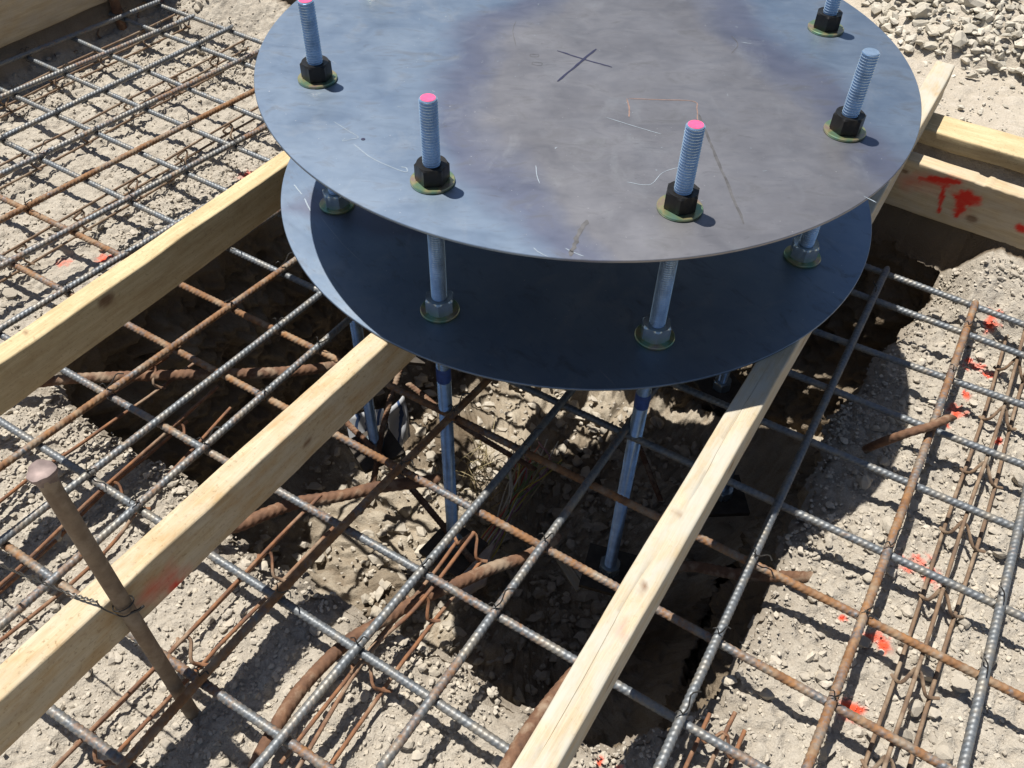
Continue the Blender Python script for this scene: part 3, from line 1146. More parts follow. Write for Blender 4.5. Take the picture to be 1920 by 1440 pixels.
def stroke(mb, pts, wd, z=0.0004, n=14, jit=.0006, taper=True):
    P = smooth_path([(p[0], p[1], z) for p in pts], n)
    v, f = [], []
    for i, p in enumerate(P):
        a = P[max(0, i - 1)]
        b = P[min(n - 1, i + 1)]
        t = (b - a)[:2]
        t /= max(np.linalg.norm(t), 1e-9)
        nn = np.array([-t[1], t[0]])
        ww = wd * (.75 + .5 * random.random()) * (.45 if taper and i in (0, n - 1) else 1)
        j = random.uniform(-jit, jit)
        for s in (-1, 1):
            v.append((p[0] + nn[0] * (s * ww / 2 + j), p[1] + nn[1] * (s * ww / 2 + j), p[2]))
    for i in range(n - 1):
        f.append((2 * i, 2 * i + 2, 2 * i + 3, 2 * i + 1))
    mb.add(v, f)


def flip_up(o):
    return o


mb = MB()
stroke(mb, [(-.051, .006), (.0, -.025), (.048, -.051)], .0038)
stroke(mb, [(-.052, -.108), (-.012, -.04), (.022, .017)], .0046, z=.0006)
mb.build('marker_cross', M_INK, top_pl)

def mark(name, mat, parent, *strokes):
    mb = MB()
    for pts, wd, n in strokes:
        stroke(mb, pts, wd, n=n, jit=wd * .25)
    return mb.build(name, mat, parent)


mark('chalk_mark', M_CHALK, top_pl, ([(-.425, -.260), (-.40, -.284), (-.378, -.305), (-.388, -.312), (-.401, -.318), (-.398, -.309)], .0010, 26))
mark('chalk_mark', M_CHALK, top_pl, ([(-.383, -.325), (-.346, -.366), (-.294, -.399), (-.291, -.389), (-.300, -.386)], .0012, 26))
mark('scratch', M_CHALK, top_pl, ([(.027, -.223), (.07, -.247), (.116, -.271)], .0010, 14))
mark('scratch', M_CHALK, top_pl, ([(-.093, -.576), (-.085, -.586), (-.072, -.596)], .0012, 8))
mark('scratch', M_CHALK, top_pl, ([(-.048, -.575), (-.035, -.585), (-.022, -.592)], .0012, 8))
mark('scratch', M_CHALK, top_pl, ([(-.09, -.372), (-.088, -.40), (-.084, -.42)], .0010, 10))
mark('scratch', M_CHALK, top_pl, ([(.05, -.41), (.085, -.415), (.11, -.38), (.15, -.36)], .0009, 18))
mark('scratch', M_CHALK, top_pl, ([(.30, .06), (.318, .055)], .0013, 5))
mark('scratch', M_CHALK, top_pl, ([(.41, -.43), (.425, -.445)], .0014, 5))
mb = MB()
for i in range(90):
    a_, r_ = random.uniform(0, 6.28), .56 * math.sqrt(random.random())
    p = (r_ * math.cos(a_), r_ * math.sin(a_))
    d_ = random.uniform(0, 6.28)
    l_ = random.choice([.0015, .0015, .003, .007])
    stroke(mb, [p, (p[0] + l_ * math.cos(d_), p[1] + l_ * math.sin(d_))], random.uniform(.0006, .0013), n=4)
tag(mb.build('fine_scratches', M_CHALK, top_pl), kind='stuff')
mark('crayon_mark', M_ORCH, top_pl, ([(.067, -.160), (.069, -.19), (.067, -.221)], .0022, 12))
mark('crayon_mark', M_ORCH, top_pl, ([(.07, -.160), (.12, -.161), (.182, -.163), (.185, -.19), (.182, -.224)], .0018, 30))
mark('dark_streak', M_SMUDGE, top_pl, ([(.186, -.206), (.192, -.27), (.199, -.342), (.215, -.507)], .0042, 24))
mark('dark_streak', M_SMUDGE, top_pl, ([(-.041, -.592), (-.03, -.55), (-.015, -.508)], .0065, 14))
mark('dark_streak', M_SMUDGE, top_pl, ([(.285, .085), (.292, .05), (.275, .015)], .0012, 14))
mark('dark_streak', M_SMUDGE, top_pl, ([(-.13, .12), (-.135, .08), (-.128, .02)], .0010, 14))
mark('faint_mark', M_SMUDGE, top_pl, ([(-.100, -.010), (-.086, -.012), (-.088, -.020), (-.101, -.018), (-.100, -.010)], .0008, 20))
mark('faint_mark', M_SMUDGE, top_pl, ([(-.096, -.040), (-.080, -.043), (-.082, -.052), (-.097, -.048), (-.096, -.040)], .0008, 20))
mb = MB()
mb.lathe([(.0035, 0), (.0035, .0006)], 12, c=(-.369, -.311, 0))
mb.build('punch_hole', M_INK, top_pl)
# chalk on the lower plate (local frame is rotated)
mb = MB()
Rl = Matrix.Rotation(-2.2, 3, 'Z')
for pts in ([(-.572, -.06), (-.560, -.078), (-.550, -.093)], [(-.543, -.106), (-.533, -.127), (-.523, -.147)], [(-.50, -.165), (-.45, -.24), (-.40, -.30)]):
    stroke(mb, [(Rl @ Vector((p[0], p[1], 0)))[:2] for p in pts], .0022 if pts[0][0] < -.51 else .0009)
tag(mb.build('chalk_marks', M_CHALK, low_pl), kind='stuff')

# rods
ROD_R = .0139
RTOP, RBOT = .1400, -1.050
PITCHT = .0046
prof = []
z = RBOT
prof.append((ROD_R * .80, RBOT))
z = RBOT + .003
while z < RTOP - .0035:
    prof += [(ROD_R * .845, z), (ROD_R, z + PITCHT * .42), (ROD_R, z + PITCHT * .58)]
    z += PITCHT
prof += [(ROD_R * .9, RTOP - .003), (ROD_R * .93, RTOP - .0012), (ROD_R * .86, RTOP)]
mb = MB()
mb.lathe(prof, 20)
ROD_ME = mb.mesh('anchor_rod', True, 28)
ROD_ME.materials.append(M_ZINC)


def hexnut(r, h):
    """hex prism with chamfered top"""
    bm = bmesh.new()
    seg = 48
    ap = r * math.cos(math.pi / 6)
    rings = []
    for zz, lim in ((0, ap * 1.03), (h * .07, r), (h * .90, r), (h, ap * 1.0)):
        ring = []
        for i in range(seg):
            a = 2 * math.pi * i / seg
            m_ = (a + math.pi / 6) % (math.pi / 3) - math.pi / 6
            hexr = ap / math.cos(((a) % (math.pi / 3)) - math.pi / 6)
            ring.append(bm.verts.new((min(hexr, lim) * math.cos(a), min(hexr, lim) * math.sin(a), zz)))
        rings.append(ring)
    inner_t = [bm.verts.new((ROD_R * .98 * math.cos(2 * math.pi * i / seg), ROD_R * .98 * math.sin(2 * math.pi * i / seg), h * .96)) for i in range(seg)]
    for a, b in zip(rings[:-1], rings[1:]):
        for i in range(seg):
            j = (i + 1) % seg
            bm.faces.new((a[i], a[j], b[j], b[i]))
    for i in range(seg):
        j = (i + 1) % seg
        bm.faces.new((rings[-1][i], rings[-1][j], inner_t[j], inner_t[i]))
    bm.faces.new(rings[0][::-1])
    me = bpy.data.meshes.new('hex_nut')
    bm.to_mesh(me)
    bm.free()
    me.polygons.foreach_set('use_smooth', np.full(len(me.polygons), True))
    me.set_sharp_from_angle(angle=math.radians(25))
    return me


NUT_B = hexnut(.0268, .0290)
NUT_B.materials.append(M_BLACK)
NUT_Z = hexnut(.0268, .0290)
NUT_Z.materials.append(M_ZNUT)
mb = MB()
ri, ro, wt = ROD_R * 1.04, .0345, .0052
mb.lathe([(ri, 0), (ro - .0008, 0), (ro, .0012), (ro, wt - .0012), (ro - .0012, wt), (ri, wt)], 48, cap=False)
WASH = mb.mesh('washer', True, 40)
WASH.materials.append(M_WASHER)
mb = MB()
mb.lathe([(ROD_R * 1.02, 0), (ROD_R * 1.035, .002), (ROD_R * 1.035, .034), (ROD_R * 1.02, .036)], 20)
BAND = mb.mesh('paint_band', True, 40)
BAND.materials.append(M_BLUE)
mb = MB()
mb.lathe([(ROD_R * .80, 0), (ROD_R * .78, .0005)], 24)
CAP = mb.mesh('paint_cap', False)
CAP.materials.append(M_PINK)
mb = MB()
mb.box((0, 0, -.006), (.118, .118, .012))
BRG = mb.mesh('bearing_plate')
BRG.materials.append(mat_plain('dirty_black_steel', (.055, .045, .035), .8, .1, .4, 40))

RBC, TH0 = .4902, 3.3978
for i in range(8):
    a = TH0 + i * math.pi / 4
    p = Vector((RBC * math.cos(a), RBC * math.sin(a), 0))
    rod = link_mesh('anchor_rod', ROD_ME, None, asm, p + OFF)
    rod.rotation_euler = (0, 0, random.uniform(0, 6))
    def sub(nm, me, z_, rz=0.0):
        o = link_mesh(nm, me, None, rod, (0, 0, z_))
        o.rotation_euler = (0, 0, rz - rod.rotation_euler.z)
        return o
    sub('washer', WASH, 0.0002, random.uniform(0, 6))
    sub('hex_nut', NUT_B, .0054, [.25, .12, .30, -.05, .2, .4, .1, .6][i])
    sub('hex_nut', NUT_Z, -.0355, .2)
    sub('washer', WASH, Z_LOW + .0002, random.uniform(0, 6))
    sub('hex_nut', NUT_Z, Z_LOW + .0054, [.9, .52, .50, .35, .2, .4, .1, .6][i])
    if i not in (3,):
        sub('paint_cap', CAP, RTOP + .0001)
    sub('paint_band', BAND, Z_LOW - .178 if i in (1, 2) else Z_LOW - .19)
    sub('bearing_plate', BRG, RBOT + .012, .6 + i * .35)
    sub('hex_nut', NUT_Z, RBOT + .0125, .3)
    sub('hex_nut', NUT_Z, RBOT - .03, .3)

# ------------------------------------------------------------------ rebar


def rebar_mesh(P, r, pitch=.0098, seg=12, rib=.095, name='rebar', mat=M_REBAR):
    """P: (n,3) path, resampled at half-pitch; oblique ribs"""
    P = np.asarray(P, float)
    d = np.r_[0, np.cumsum(np.linalg.norm(np.diff(P, axis=0), axis=1))]
    n = max(8, int(d[-1] / pitch) * 4)
    s = np.linspace(0, d[-1], n)
    Q = np.stack([np.interp(s, d, P[:, k]) for k in range(3)], -1)
    T = np.gradient(Q, axis=0)
    T /= np.linalg.norm(T, axis=1)[:, None]
    up = np.array([0, 0, 1.0]) if abs(T[0, 2]) < .8 else np.array([1.0, 0, 0])
    N = np.cross(T, up)
    N /= np.linalg.norm(N, axis=1)[:, None]
    B = np.cross(N, T)
    th_ = np.linspace(0, 2 * np.pi, seg, endpoint=False)
    phase = np.arange(n) % 4
    rr_ = np.where(phase == 1, 1 + rib, np.where(phase == 2, 1 + rib * .7, 1 - rib * .25))[:, None] * np.ones(seg)[None, :]
    lon = 1 + .07 * (np.abs(np.cos(th_)) > .97)
    rr_ = r * rr_ * lon[None, :] * (1 + (.05 * vnoise(s * 30, s * 0 + P[0, 0] * 50, seed=3))[:, None] * (1 if mat is M_RUST else .25))
    shift = 1.05 * r * np.sin(th_)[None, :] * np.where(phase == 1, 1, 1)[:, None]
    V = Q[:, None, :] + N[:, None, :] * (np.cos(th_)[None, :] * rr_)[..., None] + B[:, None, :] * (np.sin(th_)[None, :] * rr_)[..., None] + T[:, None, :] * shift[..., None]
    I = np.arange(n * seg).reshape(n, seg)
    Qd = np.stack([I[:-1], np.roll(I[:-1], -1, 1), np.roll(I[1:], -1, 1), I[1:]], -1).reshape(-1, 4)
    V = V.reshape(-1, 3)
    o0 = Q[len(Q) // 2].copy()
    me = bpy.data.meshes.new(name)
    faces = [tuple(int(t) for t in q_) for q_ in Qd]
    faces.append(tuple(range(seg - 1, -1, -1)))
    faces.append(tuple((n - 1) * seg + k for k in range(seg)))
    me.from_pydata([tuple(p) for p in (V - o0)], [], faces)
    me.polygons.foreach_set('use_smooth', np.full(len(me.polygons), True))
    me.set_sharp_from_angle(angle=math.radians(70))
    me.update()
    me.materials.append(mat)
    return me, o0


def bar(P, r, rust, label, group, mat=None, **kw):
    me, o0 = rebar_mesh(P, r, mat=mat or M_REBAR, **kw)
    o = link_mesh('rebar', me, None, None, tuple(o0))
    o['rust'] = rust
    return tag(o, label, 'rebar', group)


ZL, ZC = -.5165, -.5312
RB = .0070
G_L = 'rebar running along the planks'
G_C = 'rebar running across the planks'


def long_path(coef, v0, v1, n=40, zoff=0.0):
    v = np.linspace(v0, v1, n)
    u = np.polyval(coef, v)
    x, y = xy(u, v)
    z = ZL + zoff + .0012 * np.sin(v * 5 + coef[-1] * 9)
    return np.stack([x, y, z], -1)


LONG = [
    ('K1', [0.0846, -1.8462], -1.4, .40, .38, 'long grey-brown rebar nearest the board in the top left corner'),
    ('K2', [0.0848, -1.6727], -1.4, .39, .42, 'second long rebar from the board in the top left corner'),
    ('K3', [0.04, -1.4982], -1.4, .405, .24, 'long clean grey rebar, third from the board in the top left corner'),
    ('K4', [0.0864, -1.3282], -1.4, .40, .45, 'long dull brown rebar, fourth from the board in the top left corner'),
    ('K5', [0.0789, -1.1572], -1.4, .40, .60, 'long orange rusty rebar in the left mat, two over from the yellow plank'),
    ('K6', [0.0933, -0.9881], -1.4, .40, .45, 'long dark brown rebar in the left mat, leading under the edge of the upper plate'),
    ('K7', [0.0585, -0.829], -1.45, .40, .42, 'long rebar close along the outer side of the yellow plank'),
    ('L0', [0.05, -0.68], -1.45, .40, .45, 'long rebar hidden under the yellow plank'),
    ('L1', [0.0462, -0.5126], -1.45, .40, .58, 'rusty long rebar along the inner side of the yellow plank'),
    ('L2', [0.0294, -0.3904], -1.45, .40, .40, 'long grey-tan rebar midway between the yellow plank and the middle beam'),
    ('L3', [-0.0078, -0.2997], -1.45, .40, .43, 'long rebar nearest the middle beam on its left side, behind the stake'),
    ('L4', [0.047, 0.0843, 0.0739], -1.45, .40, .62, 'long dark rebar in the shade of the middle beam'),
    ('L5', [0.0008, 0.2031], -1.45, .40, .36, 'long grey and orange rebar halfway between the middle beam and the right beam'),
    ('L6', [-0.0092, -0.0249, 0.3328], -1.10, .40, .42, 'long rebar crossing the dark pit just left of the right beam'),
    ('L7', [0.0066, -0.0493, 0.6324], -1.45, .415, .20, 'long dark grey rebar just right of the right beam, over the pit edge'),
    ('L8', [-0.0084, -0.0418, 0.8324], -1.45, .415, .56, 'long grey and orange rebar casting a clear shadow on the gravel at right'),
    ('L9', [-0.0487, 1.0169], -1.45, .40, .34, 'long grey rebar furthest right, at the edge of the picture'),
]
ROWS = {}
for key, coef, v0, v1, rust, lab in LONG:
    ROWS[key] = (bar(long_path(coef, v0, v1), RB, rust, lab, G_L), coef, v0, v1)

CROSS = [
    ('C1', [0.008, 0.417], -1.89, 1.25, .36, 'cross rebar nearest the back formwork, coming out right of the plates by the painted plank'),
    ('C2', [0.0203, 0.3041], -1.90, 1.25, .34, 'cross rebar with its end tied at the dark post, second from the back formwork'),
    ('C3', [0.0184, 0.0474, 0.1113], -1.86, 1.25, .34, 'cross rebar third from the back formwork, running under the plates'),
    ('C4', [0.009, 0.0385, -0.0319], -1.89, 1.25, .30, 'cross rebar fourth from the back formwork, running under the plates'),
    ('C5', [0.0074, 0.0384, -0.188], -1.87, 1.25, .33, 'cross rebar tied to a diagonal rusty stub at the right-hand pit edge'),
    ('C6', [0.0038, 0.0309, -0.3556], -1.87, 1.25, .36, 'cross rebar passing under the near rim of the lower plate'),
    ('C7', [-0.0036, 0.0373, -0.499], -1.87, 1.25, .62, 'cross rebar with a strongly rusted orange right half, just this side of the plates'),
    ('C8', [-0.0067, 0.0279, -0.6582], -1.87, 1.25, .56, 'cross rebar passing in front of the two near anchor rods'),
    ('C9', [-0.006, 0.0381, -0.8145], -1.87, 1.25, .44, 'cross rebar along the near edge of the pit'),
    ('C10', [-0.0128, 0.0216, -0.9788], -1.87, 1.25, .34, 'cross rebar on the gravel just this side of the pit'),
    ('C11', [0.0071, 0.0392, -1.1495], -1.87, 1.25, .48, 'cross rebar passing at the foot of the stake'),
    ('C12', [0.0569, -1.2967], -1.87, 1.25, .42, 'cross rebar nearest the bottom left corner'),
]
CR = {}
for key, coef, a0, a1, rust, lab in CROSS:
    u = np.linspace(a0, a1, 60)
    v = np.polyval(coef, u)
    x, y = xy(u, v)
    z = np.full_like(u, ZC) + .0010 * np.sin(u * 6 + coef[-1] * 7)
    CR[key] = coef
    bar(np.stack([x, y, z], -1), RB, rust, lab, G_C)

# heavier rusty hook bars
G_H = 'heavy rusty rebar below the mat'


def heavy(pts, r, lab, n=60, mat=M_RUST):
    return bar(smooth_path(pts, n), r, 1.0, lab, G_H, mat=mat, pitch=.0135, rib=.075)


heavy([(-1.16, -.365, -.562), (-1.088, -.354, -.563), (-1.005, -.339, -.563), (-.814, -.32, -.566), (-.603, -.295, -.575), (-.485, -.246, -.60), (-.40, -.20, -.63)], .0110,
      'thick rusty rebar curving over the left part of the pit, beside the yellow plank')
heavy([(-.485, -1.16, -.560), (-.480, -1.104, -.560), (-.469, -1.065, -.560), (-.438, -.99, -.560), (-.383, -.913, -.562), (-.336, -.874, -.563), (-.27, -.824, -.567), (-.198, -.781, -.575),
       (-.141, -.744, -.585), (-.081, -.713, -.595), (-.03, -.66, -.62)], .0106, 'thick rusty bent rebar curving up from the bottom edge and across the near pit edge')
heavy([(-.135, -1.16, -.52), (-.11, -1.109, -.52), (-.064, -1.031, -.53), (-.001, -.945, -.55), (.05, -.87, -.56), (.09, -.82, -.565)], .0112, 'thick rusty rebar tucked along the left side of the right beam')
heavy([(.10, -.69, -.82), (.214, -.643, -.74), (.318, -.70, -.66), (.412, -.757, -.567)], .0108, 'rusty rebar with a bright cut end, resting across the right-hand pit edge')
STUB = [(.604, -.355, -.78), (.602, -.411, -.66), (.606, -.453, -.57), (.637, -.475, -.507), (.684, -.466, -.491), (.728, -.445, -.488)]
heavy(STUB, .0082, 'rusty rebar stub with a wire tie, poking out of the right-hand pit edge')
heavy([(-.66, -.705, -.566), (-.598, -.681, -.566), (-.56, -.657, -.566), (-.506, -.631, -.566), (-.43, -.613, -.566), (-.371, -.593, -.567), (-.301, -.576, -.57), (-.258, -.566, -.572)], .0112,
      'thick rusty rebar poking out under the middle beam towards the anchor rod')
G_P = 'thin rusty rods hanging in the pit'
bar(smooth_path([(-.405, .19, -.93), (-.421, .117, -.96), (-.454, -.082, -1.0), (-.465, -.241, -1.04), (-.49, -.32, -1.06)], 30), .0075, 1.0, 'bright rusty rod standing steeply beside the anchor rod left of the middle beam shade', G_P, mat=M_RUST)
bar(smooth_path([(-.62, -.0, -1.0), (-.54, -.089, -1.0), (-.463, -.168, -1.0), (-.364, -.278, -1.0), (-.285, -.375, -1.0), (-.2, -.47, -1.02)], 30), .0075, 1.0, 'dark rusty rod running diagonally down to the foot of the near left anchor rod', G_P, mat=M_RUST)
bar(smooth_path([(-.42, .16, -1.1), (-.25, .02, -1.12), (-.05, -.10, -1.15)], 20), .0075, 1.0, 'rusty rod low in the pit behind the near left anchor rod', G_P, mat=M_RUST)
bar(smooth_path([(.24, .10, -1.2), (.27, .0, -1.22), (.31, -.12, -1.25)], 20), .0075, 1.0, 'dark rod leaning in the pit left of the right beam', G_P, mat=M_RUST)

# tie wires at crossings: small loop + twisted tail, children of the long bars


def tie_mesh(seed):
    rg = random.Random(seed)
    mb = MB()
    R1 = RB * 1.22
    for k in range(2):
        pts = []
        tilt = .785 + (k * 1.57)
        for i in range(15):
            a = i / 14 * 2 * math.pi
            rr_ = R1 * 1.2
            pts.append((math.cos(tilt) * math.cos(a) * rr_ * .95, math.sin(tilt) * math.cos(a) * rr_ * .95, -.0095 + math.sin(a) * R1 * 1.92))
        mb.tube(pts, .0009, 5, False)
    l = rg.uniform(.014, .04)
    d = rg.uniform(0, 6.28)
    pts = [(0, 0, .011), (l * .3 * math.cos(d), l * .3 * math.sin(d), .018), (l * .7 * math.cos(d + .3), l * .7 * math.sin(d + .3), .020 + l * .2), (l * math.cos(d), l * math.sin(d), .016 + l * .35)]
    mb.tube(smooth_path(pts, 9), .0013, 5)
    pts = [(0, 0, .011), (.006 * math.cos(d + 2), .006 * math.sin(d + 2), .02), (.012 * math.cos(d + 2.4), .012 * math.sin(d + 2.4), .016)]
    mb.tube(smooth_path(pts, 6), .0011, 5)
    me = mb.mesh('tie_wire', True, 60)
    me.materials.append(M_WIRE)
    return me


TIES = [tie_mesh(i) for i in range(6)]
rgt_ = random.Random(5)
want = [('K3', 'C2'), ('K4', 'C2'), ('K2', 'C4'), ('K5', 'C4'), ('K4', 'C5'), ('K6', 'C6'), ('K1', 'C2'), ('K1', 'C4'), ('K7', 'C8'), ('K2', 'C2'), ('K3', 'C6'), ('L1', 'C9'), ('L3', 'C8'), ('L2', 'C10'), ('L3', 'C10'), ('L4', 'C11'),
        ('L4', 'C10'), ('L5', 'C9'), ('L5', 'C10'), ('L6', 'C9'), ('L6', 'C8'), ('L4', 'C8'), ('L7', 'C8'), ('L7', 'C7'), ('L8', 'C7'), ('L8', 'C6'), ('L8', 'C8'), ('L8', 'C2'), ('L9', 'C9'), ('L9', 'C7'), ('L5', 'C7'), ('L7', 'C9'), ('L8', 'C4')]
rt2 = random.Random(12)
for lk in ROWS:
    for ck in CR:
        if (lk, ck) not in want and rt2.random() < .34:
            want.append((lk, ck))
for lk, ck in want:
    o, lc, v0, v1 = ROWS[lk]
    v = 0.0
    u = 0.0
    for _ in range(20):
        u = float(np.polyval(lc, v))
        v = float(np.polyval(CR[ck], u))
    t = link_mesh('tie_wire', rgt_.choice(TIES), None, o)
    w_ = Vector(uvz(u, v, ZL))
    t.location = w_ - o.location
    t.rotation_euler = (0, 0, math.atan2(NV[1], NV[0]) + rgt_.uniform(-.15, .15))

# ------------------------------------------------------------------ wire bolsters


def bolster(center, s1, s2, label, zt=ZC - RB - .0035, zb=Z_GR + .012, legs=.16, phase=.05, r=.0036, mat=M_RUSTWIRE, leg_on=True):
    """center, s1, s2: lists of (x, y): the top wire and its two runners"""
    c0 = center[0]
    root = empty('wire_bolster', (c0[0], c0[1], zb))
    tag(root, label, 'bar support', 'wire bolsters under the rebar')
    o0 = Vector(root.location)

    def path(pts, z, n=24):
        q_ = smooth_path([(p[0], p[1], z) for p in pts], n)
        q_[:, 2] += .0012 * np.sin(np.arange(n) * .9)
        return q_
    for pts, z in ((center, zt), (s1, zb), (s2, zb)):
        mb = MB()
        mb.tube([Vector(p) - o0 for p in path(pts, z)], r, 7)
        mb.build('wire', mat, root, True, 60)
    if not leg_on:
        return root
    C, A, B = path(center, zt, 200), path(s1, zb, 200), path(s2, zb, 200)
    L = np.r_[0, np.cumsum(np.linalg.norm(np.diff(C, axis=0), axis=1))]
    d = phase
    while d < L[-1]:
        i = int(np.searchsorted(L, d))
        c = C[i]
        ia = int(np.argmin(np.linalg.norm(A[:, :2] - c[:2], axis=1)))
        ib = int(np.argmin(np.linalg.norm(B[:, :2] - c[:2], axis=1)))
        if np.linalg.norm(A[ia, :2] - c[:2]) < .06 and np.linalg.norm(B[ib, :2] - c[:2]) < .06:
            a, b = A[ia], B[ib]
            t = C[min(199, i + 2)] - C[max(0, i - 2)]
            t /= np.linalg.norm(t)
            ea, eb = a + (a - c) * np.array([.35, .35, 0]), b + (b - c) * np.array([.35, .35, 0])
            ctl = [ea + t * .010, a + t * .002 + np.array([0, 0, .004]), a * .6 + c * .4 + t * -.010 + np.array([0, 0, .006]), c * .85 + a * .15 + t * .012, c + t * .012 + np.array([0, 0, -.004]),
                   c * .75 + b * .25 + t * .012 + np.array([0, 0, 0]), b * .7 + c * .3 - t * .008 + np.array([0, 0, .004]), b + np.array([0, 0, .004]) - t * .002, eb + t * .006]
            mb = MB()
            mb.tube([Vector(p) - o0 for p in smooth_path(ctl, 26)], r * .85, 6)
            mb.build('leg', mat, root, True, 60)
        d += legs
    return root


def uvl(pts):
    return [xy(a, b) for a, b in pts]


M_DULLWIRE = mat_rust('dull_wire', (0.11, 0.075, 0.053), (0.215, 0.135, 0.078))
bolster([(.40, -1.165), (.447, -1.085), (.572, -.88), (.723, -.624), (.87, -.388), (1.012, -.135)], [(.39, -1.145), (.435, -1.069), (.554, -.872), (.716, -.596), (.86, -.36), (1.0, -.11)],
        [(.455, -1.15), (.503, -1.07), (.624, -.864), (.777, -.614), (.915, -.37), (1.06, -.12)], 'rusty wire bolster with wavy legs on the gravel at right', legs=.165, phase=.10, mat=M_DULLWIRE)
bolster([(-.455, -1.19), (-.413, -1.109), (-.335, -.934), (-.267, -.85), (-.178, -.703)], [(-.45, -1.09), (-.337, -.90), (-.271, -.80), (-.21, -.695)], [(-.39, -1.12), (-.295, -.945), (-.247, -.865), (-.163, -.731)],
        'rusty wire bolster ending over the pit between the two near anchor rods', legs=.15, phase=.27)
bolster([(-.80, -1.17), (-.763, -1.116), (-.65, -.941), (-.498, -.688), (-.46, -.63)], [(-.815, -1.15), (-.775, -1.09), (-.662, -.915), (-.52, -.68)], [(-.745, -1.15), (-.7, -1.081), (-.616, -.95), (-.568, -.874), (-.436, -.67)],
        'rusty wire bolster in the gravel below the middle beam, by the foot of the stake', legs=.19, phase=.12)
bolster([(-1.20, -1.15), (-1.08, -1.0), (-.965, -.83), (-.852, -.615), (-.713, -.372)], [(-1.12, -1.0), (-.975, -.80), (-.875, -.60), (-.77, -.43)], [(-1.0, -.98), (-.844, -.755), (-.795, -.62), (-.692, -.391)],
        'rusty wire bolster with its ends over the pit, left of the middle beam', legs=.17, phase=.64)
bolster([(-1.15, -.72), (-1.054, -.57), (-.958, -.44), (-.82, -.26)], [(-1.18, -.68), (-1.08, -.54), (-.985, -.41), (-.86, -.25)], [(-1.11, -.71), (-1.03, -.58), (-.93, -.45), (-.80, -.27)],
        'rusty wire bolster just inside the yellow plank', legs=.3, phase=.5)
bolster([(.15, -1.165), (.192, -1.085), (.242, -1.004)], [(.12, -1.15), (.163, -1.076), (.209, -.996)], [(.19, -1.14), (.229, -1.075), (.26, -1.021)], 'short bolster ends sticking up at the bottom edge, right of the right beam', zt=-.558, legs=.12, phase=.05)


def krow(u, v0, v1, du, label, ph):
    c = [(u - .02, v0), (u - .005, (v0 * .67 + v1 * .33)), (u + .002, (v0 * .33 + v1 * .67)), (u + .012, v1)]
    bolster(uvl(c), uvl([(a - du, b + .01) for a, b in c]), uvl([(a + du, b - .01) for a, b in c]), label, legs=.165, phase=ph, r=.0032, mat=M_DULLWIRE)


krow(-1.905, -1.0, .42, .020, 'thin wire bolster at the foot of the board in the top left corner', .05)
krow(-1.750, -1.0, .44, .022, 'thin wire bolster between the first and second long rebar of the left mat', .1)
krow(-1.440, -1.0, .42, .022, 'thin wire bolster between the third and fourth long rebar of the left mat', .12)
krow(-1.115, -1.0, .40, .022, 'thin wire bolster beside the orange long rebar of the left mat', .03)

# ------------------------------------------------------------------ stakes
st = empty('steel_stake', (-.6135, -1.006, Z_GR))
tag(st, 'rusty round steel stake with a hammered head, standing against the middle beam', 'stake')
mb = MB()
P = [(0, 0, -.10), (0, 0, 0), (-.005, .006, .15), (-.011, .013, .33), (-.0175, .022, .560), (-.0185, .0235, .588)]
mb.tube(smooth_path(P, 40), .0110, 18)
mb.build('shaft', M_STAKE, st, True, 60)
mb = MB()
prof = [(.0110, .560), (.0113, .574), (.0124, .584), (.0150, .589), (.0158, .5915), (.0152, .5945), (.0100, .5968), (.004, .5975)]
mb.lathe(prof, 26)
hd = mb.build('head', M_STAKEHEAD, st, True, 40, loc=(-.0185, .0235, 0))
for vv_ in hd.data.vertices:
    k_ = 1 + .09 * math.sin(3 * math.atan2(vv_.co.y, vv_.co.x) + 1) + .04 * math.sin(7 * math.atan2(vv_.co.y, vv_.co.x))
    if vv_.co.z > .58:
        vv_.co.x *= k_
        vv_.co.y *= k_
# twisted wire from the rebar to the stake and round it
mb = MB()
base = [(-1.052, -.777, -.505), (-.92, -.86, -.40), (-.80, -.93, -.325), (-.70, -.985, -.268), (-.650, -1.002, -.262)]
W = smooth_path(base, 90)
for ph_ in (0, math.pi):
    pts = []
    for i, p in enumerate(W):
        a_ = i * .75 + ph_
        pts.append((p[0] + .0016 * math.cos(a_), p[1] + .0016 * math.sin(a_) * .6, p[2] + .0016 * math.sin(a_)))
    mb.tube(pts, .0011, 5)
pts = []
for i in range(19):
    a_ = i / 18 * 2 * math.pi
    pts.append((-.6245 + .0140 * math.cos(a_), -.993 + .0140 * math.sin(a_), -.282 + .006 * math.sin(a_ + 2.4)))
mb.tube(pts, .0011, 6)
mb.tube(smooth_path([(-.650, -1.002, -.262), (-.645, -1.006, -.270), (-.636, -1.006, -.283), (-.620, -1.008, -.289), (-.608, -.999, -.287)], 16), .0011, 5)
mb.tube(smooth_path([(-.612, -1.004, -.286), (-.603, -1.001, -.284), (-.596, -.996, -.281)], 8), .0020, 6)
o = mb.build('tie_wire', M_WIRE, None, True, 60)
tag(o, 'twisted wire looped round the stake and running left to a rebar', 'wire')

post = empty('steel_post', (-1.437, 1.235, Z_GR))
tag(post, 'dark rusty post standing at the corner of the left mat', 'stake')
me, o0 = rebar_mesh([(0, 0, -.1), (.002, 0, .15), (.004, 0, .42)], .0155, pitch=.02, rib=.06, name='shaft', mat=M_RUST)
link_mesh('shaft', me, None, post, tuple(o0))

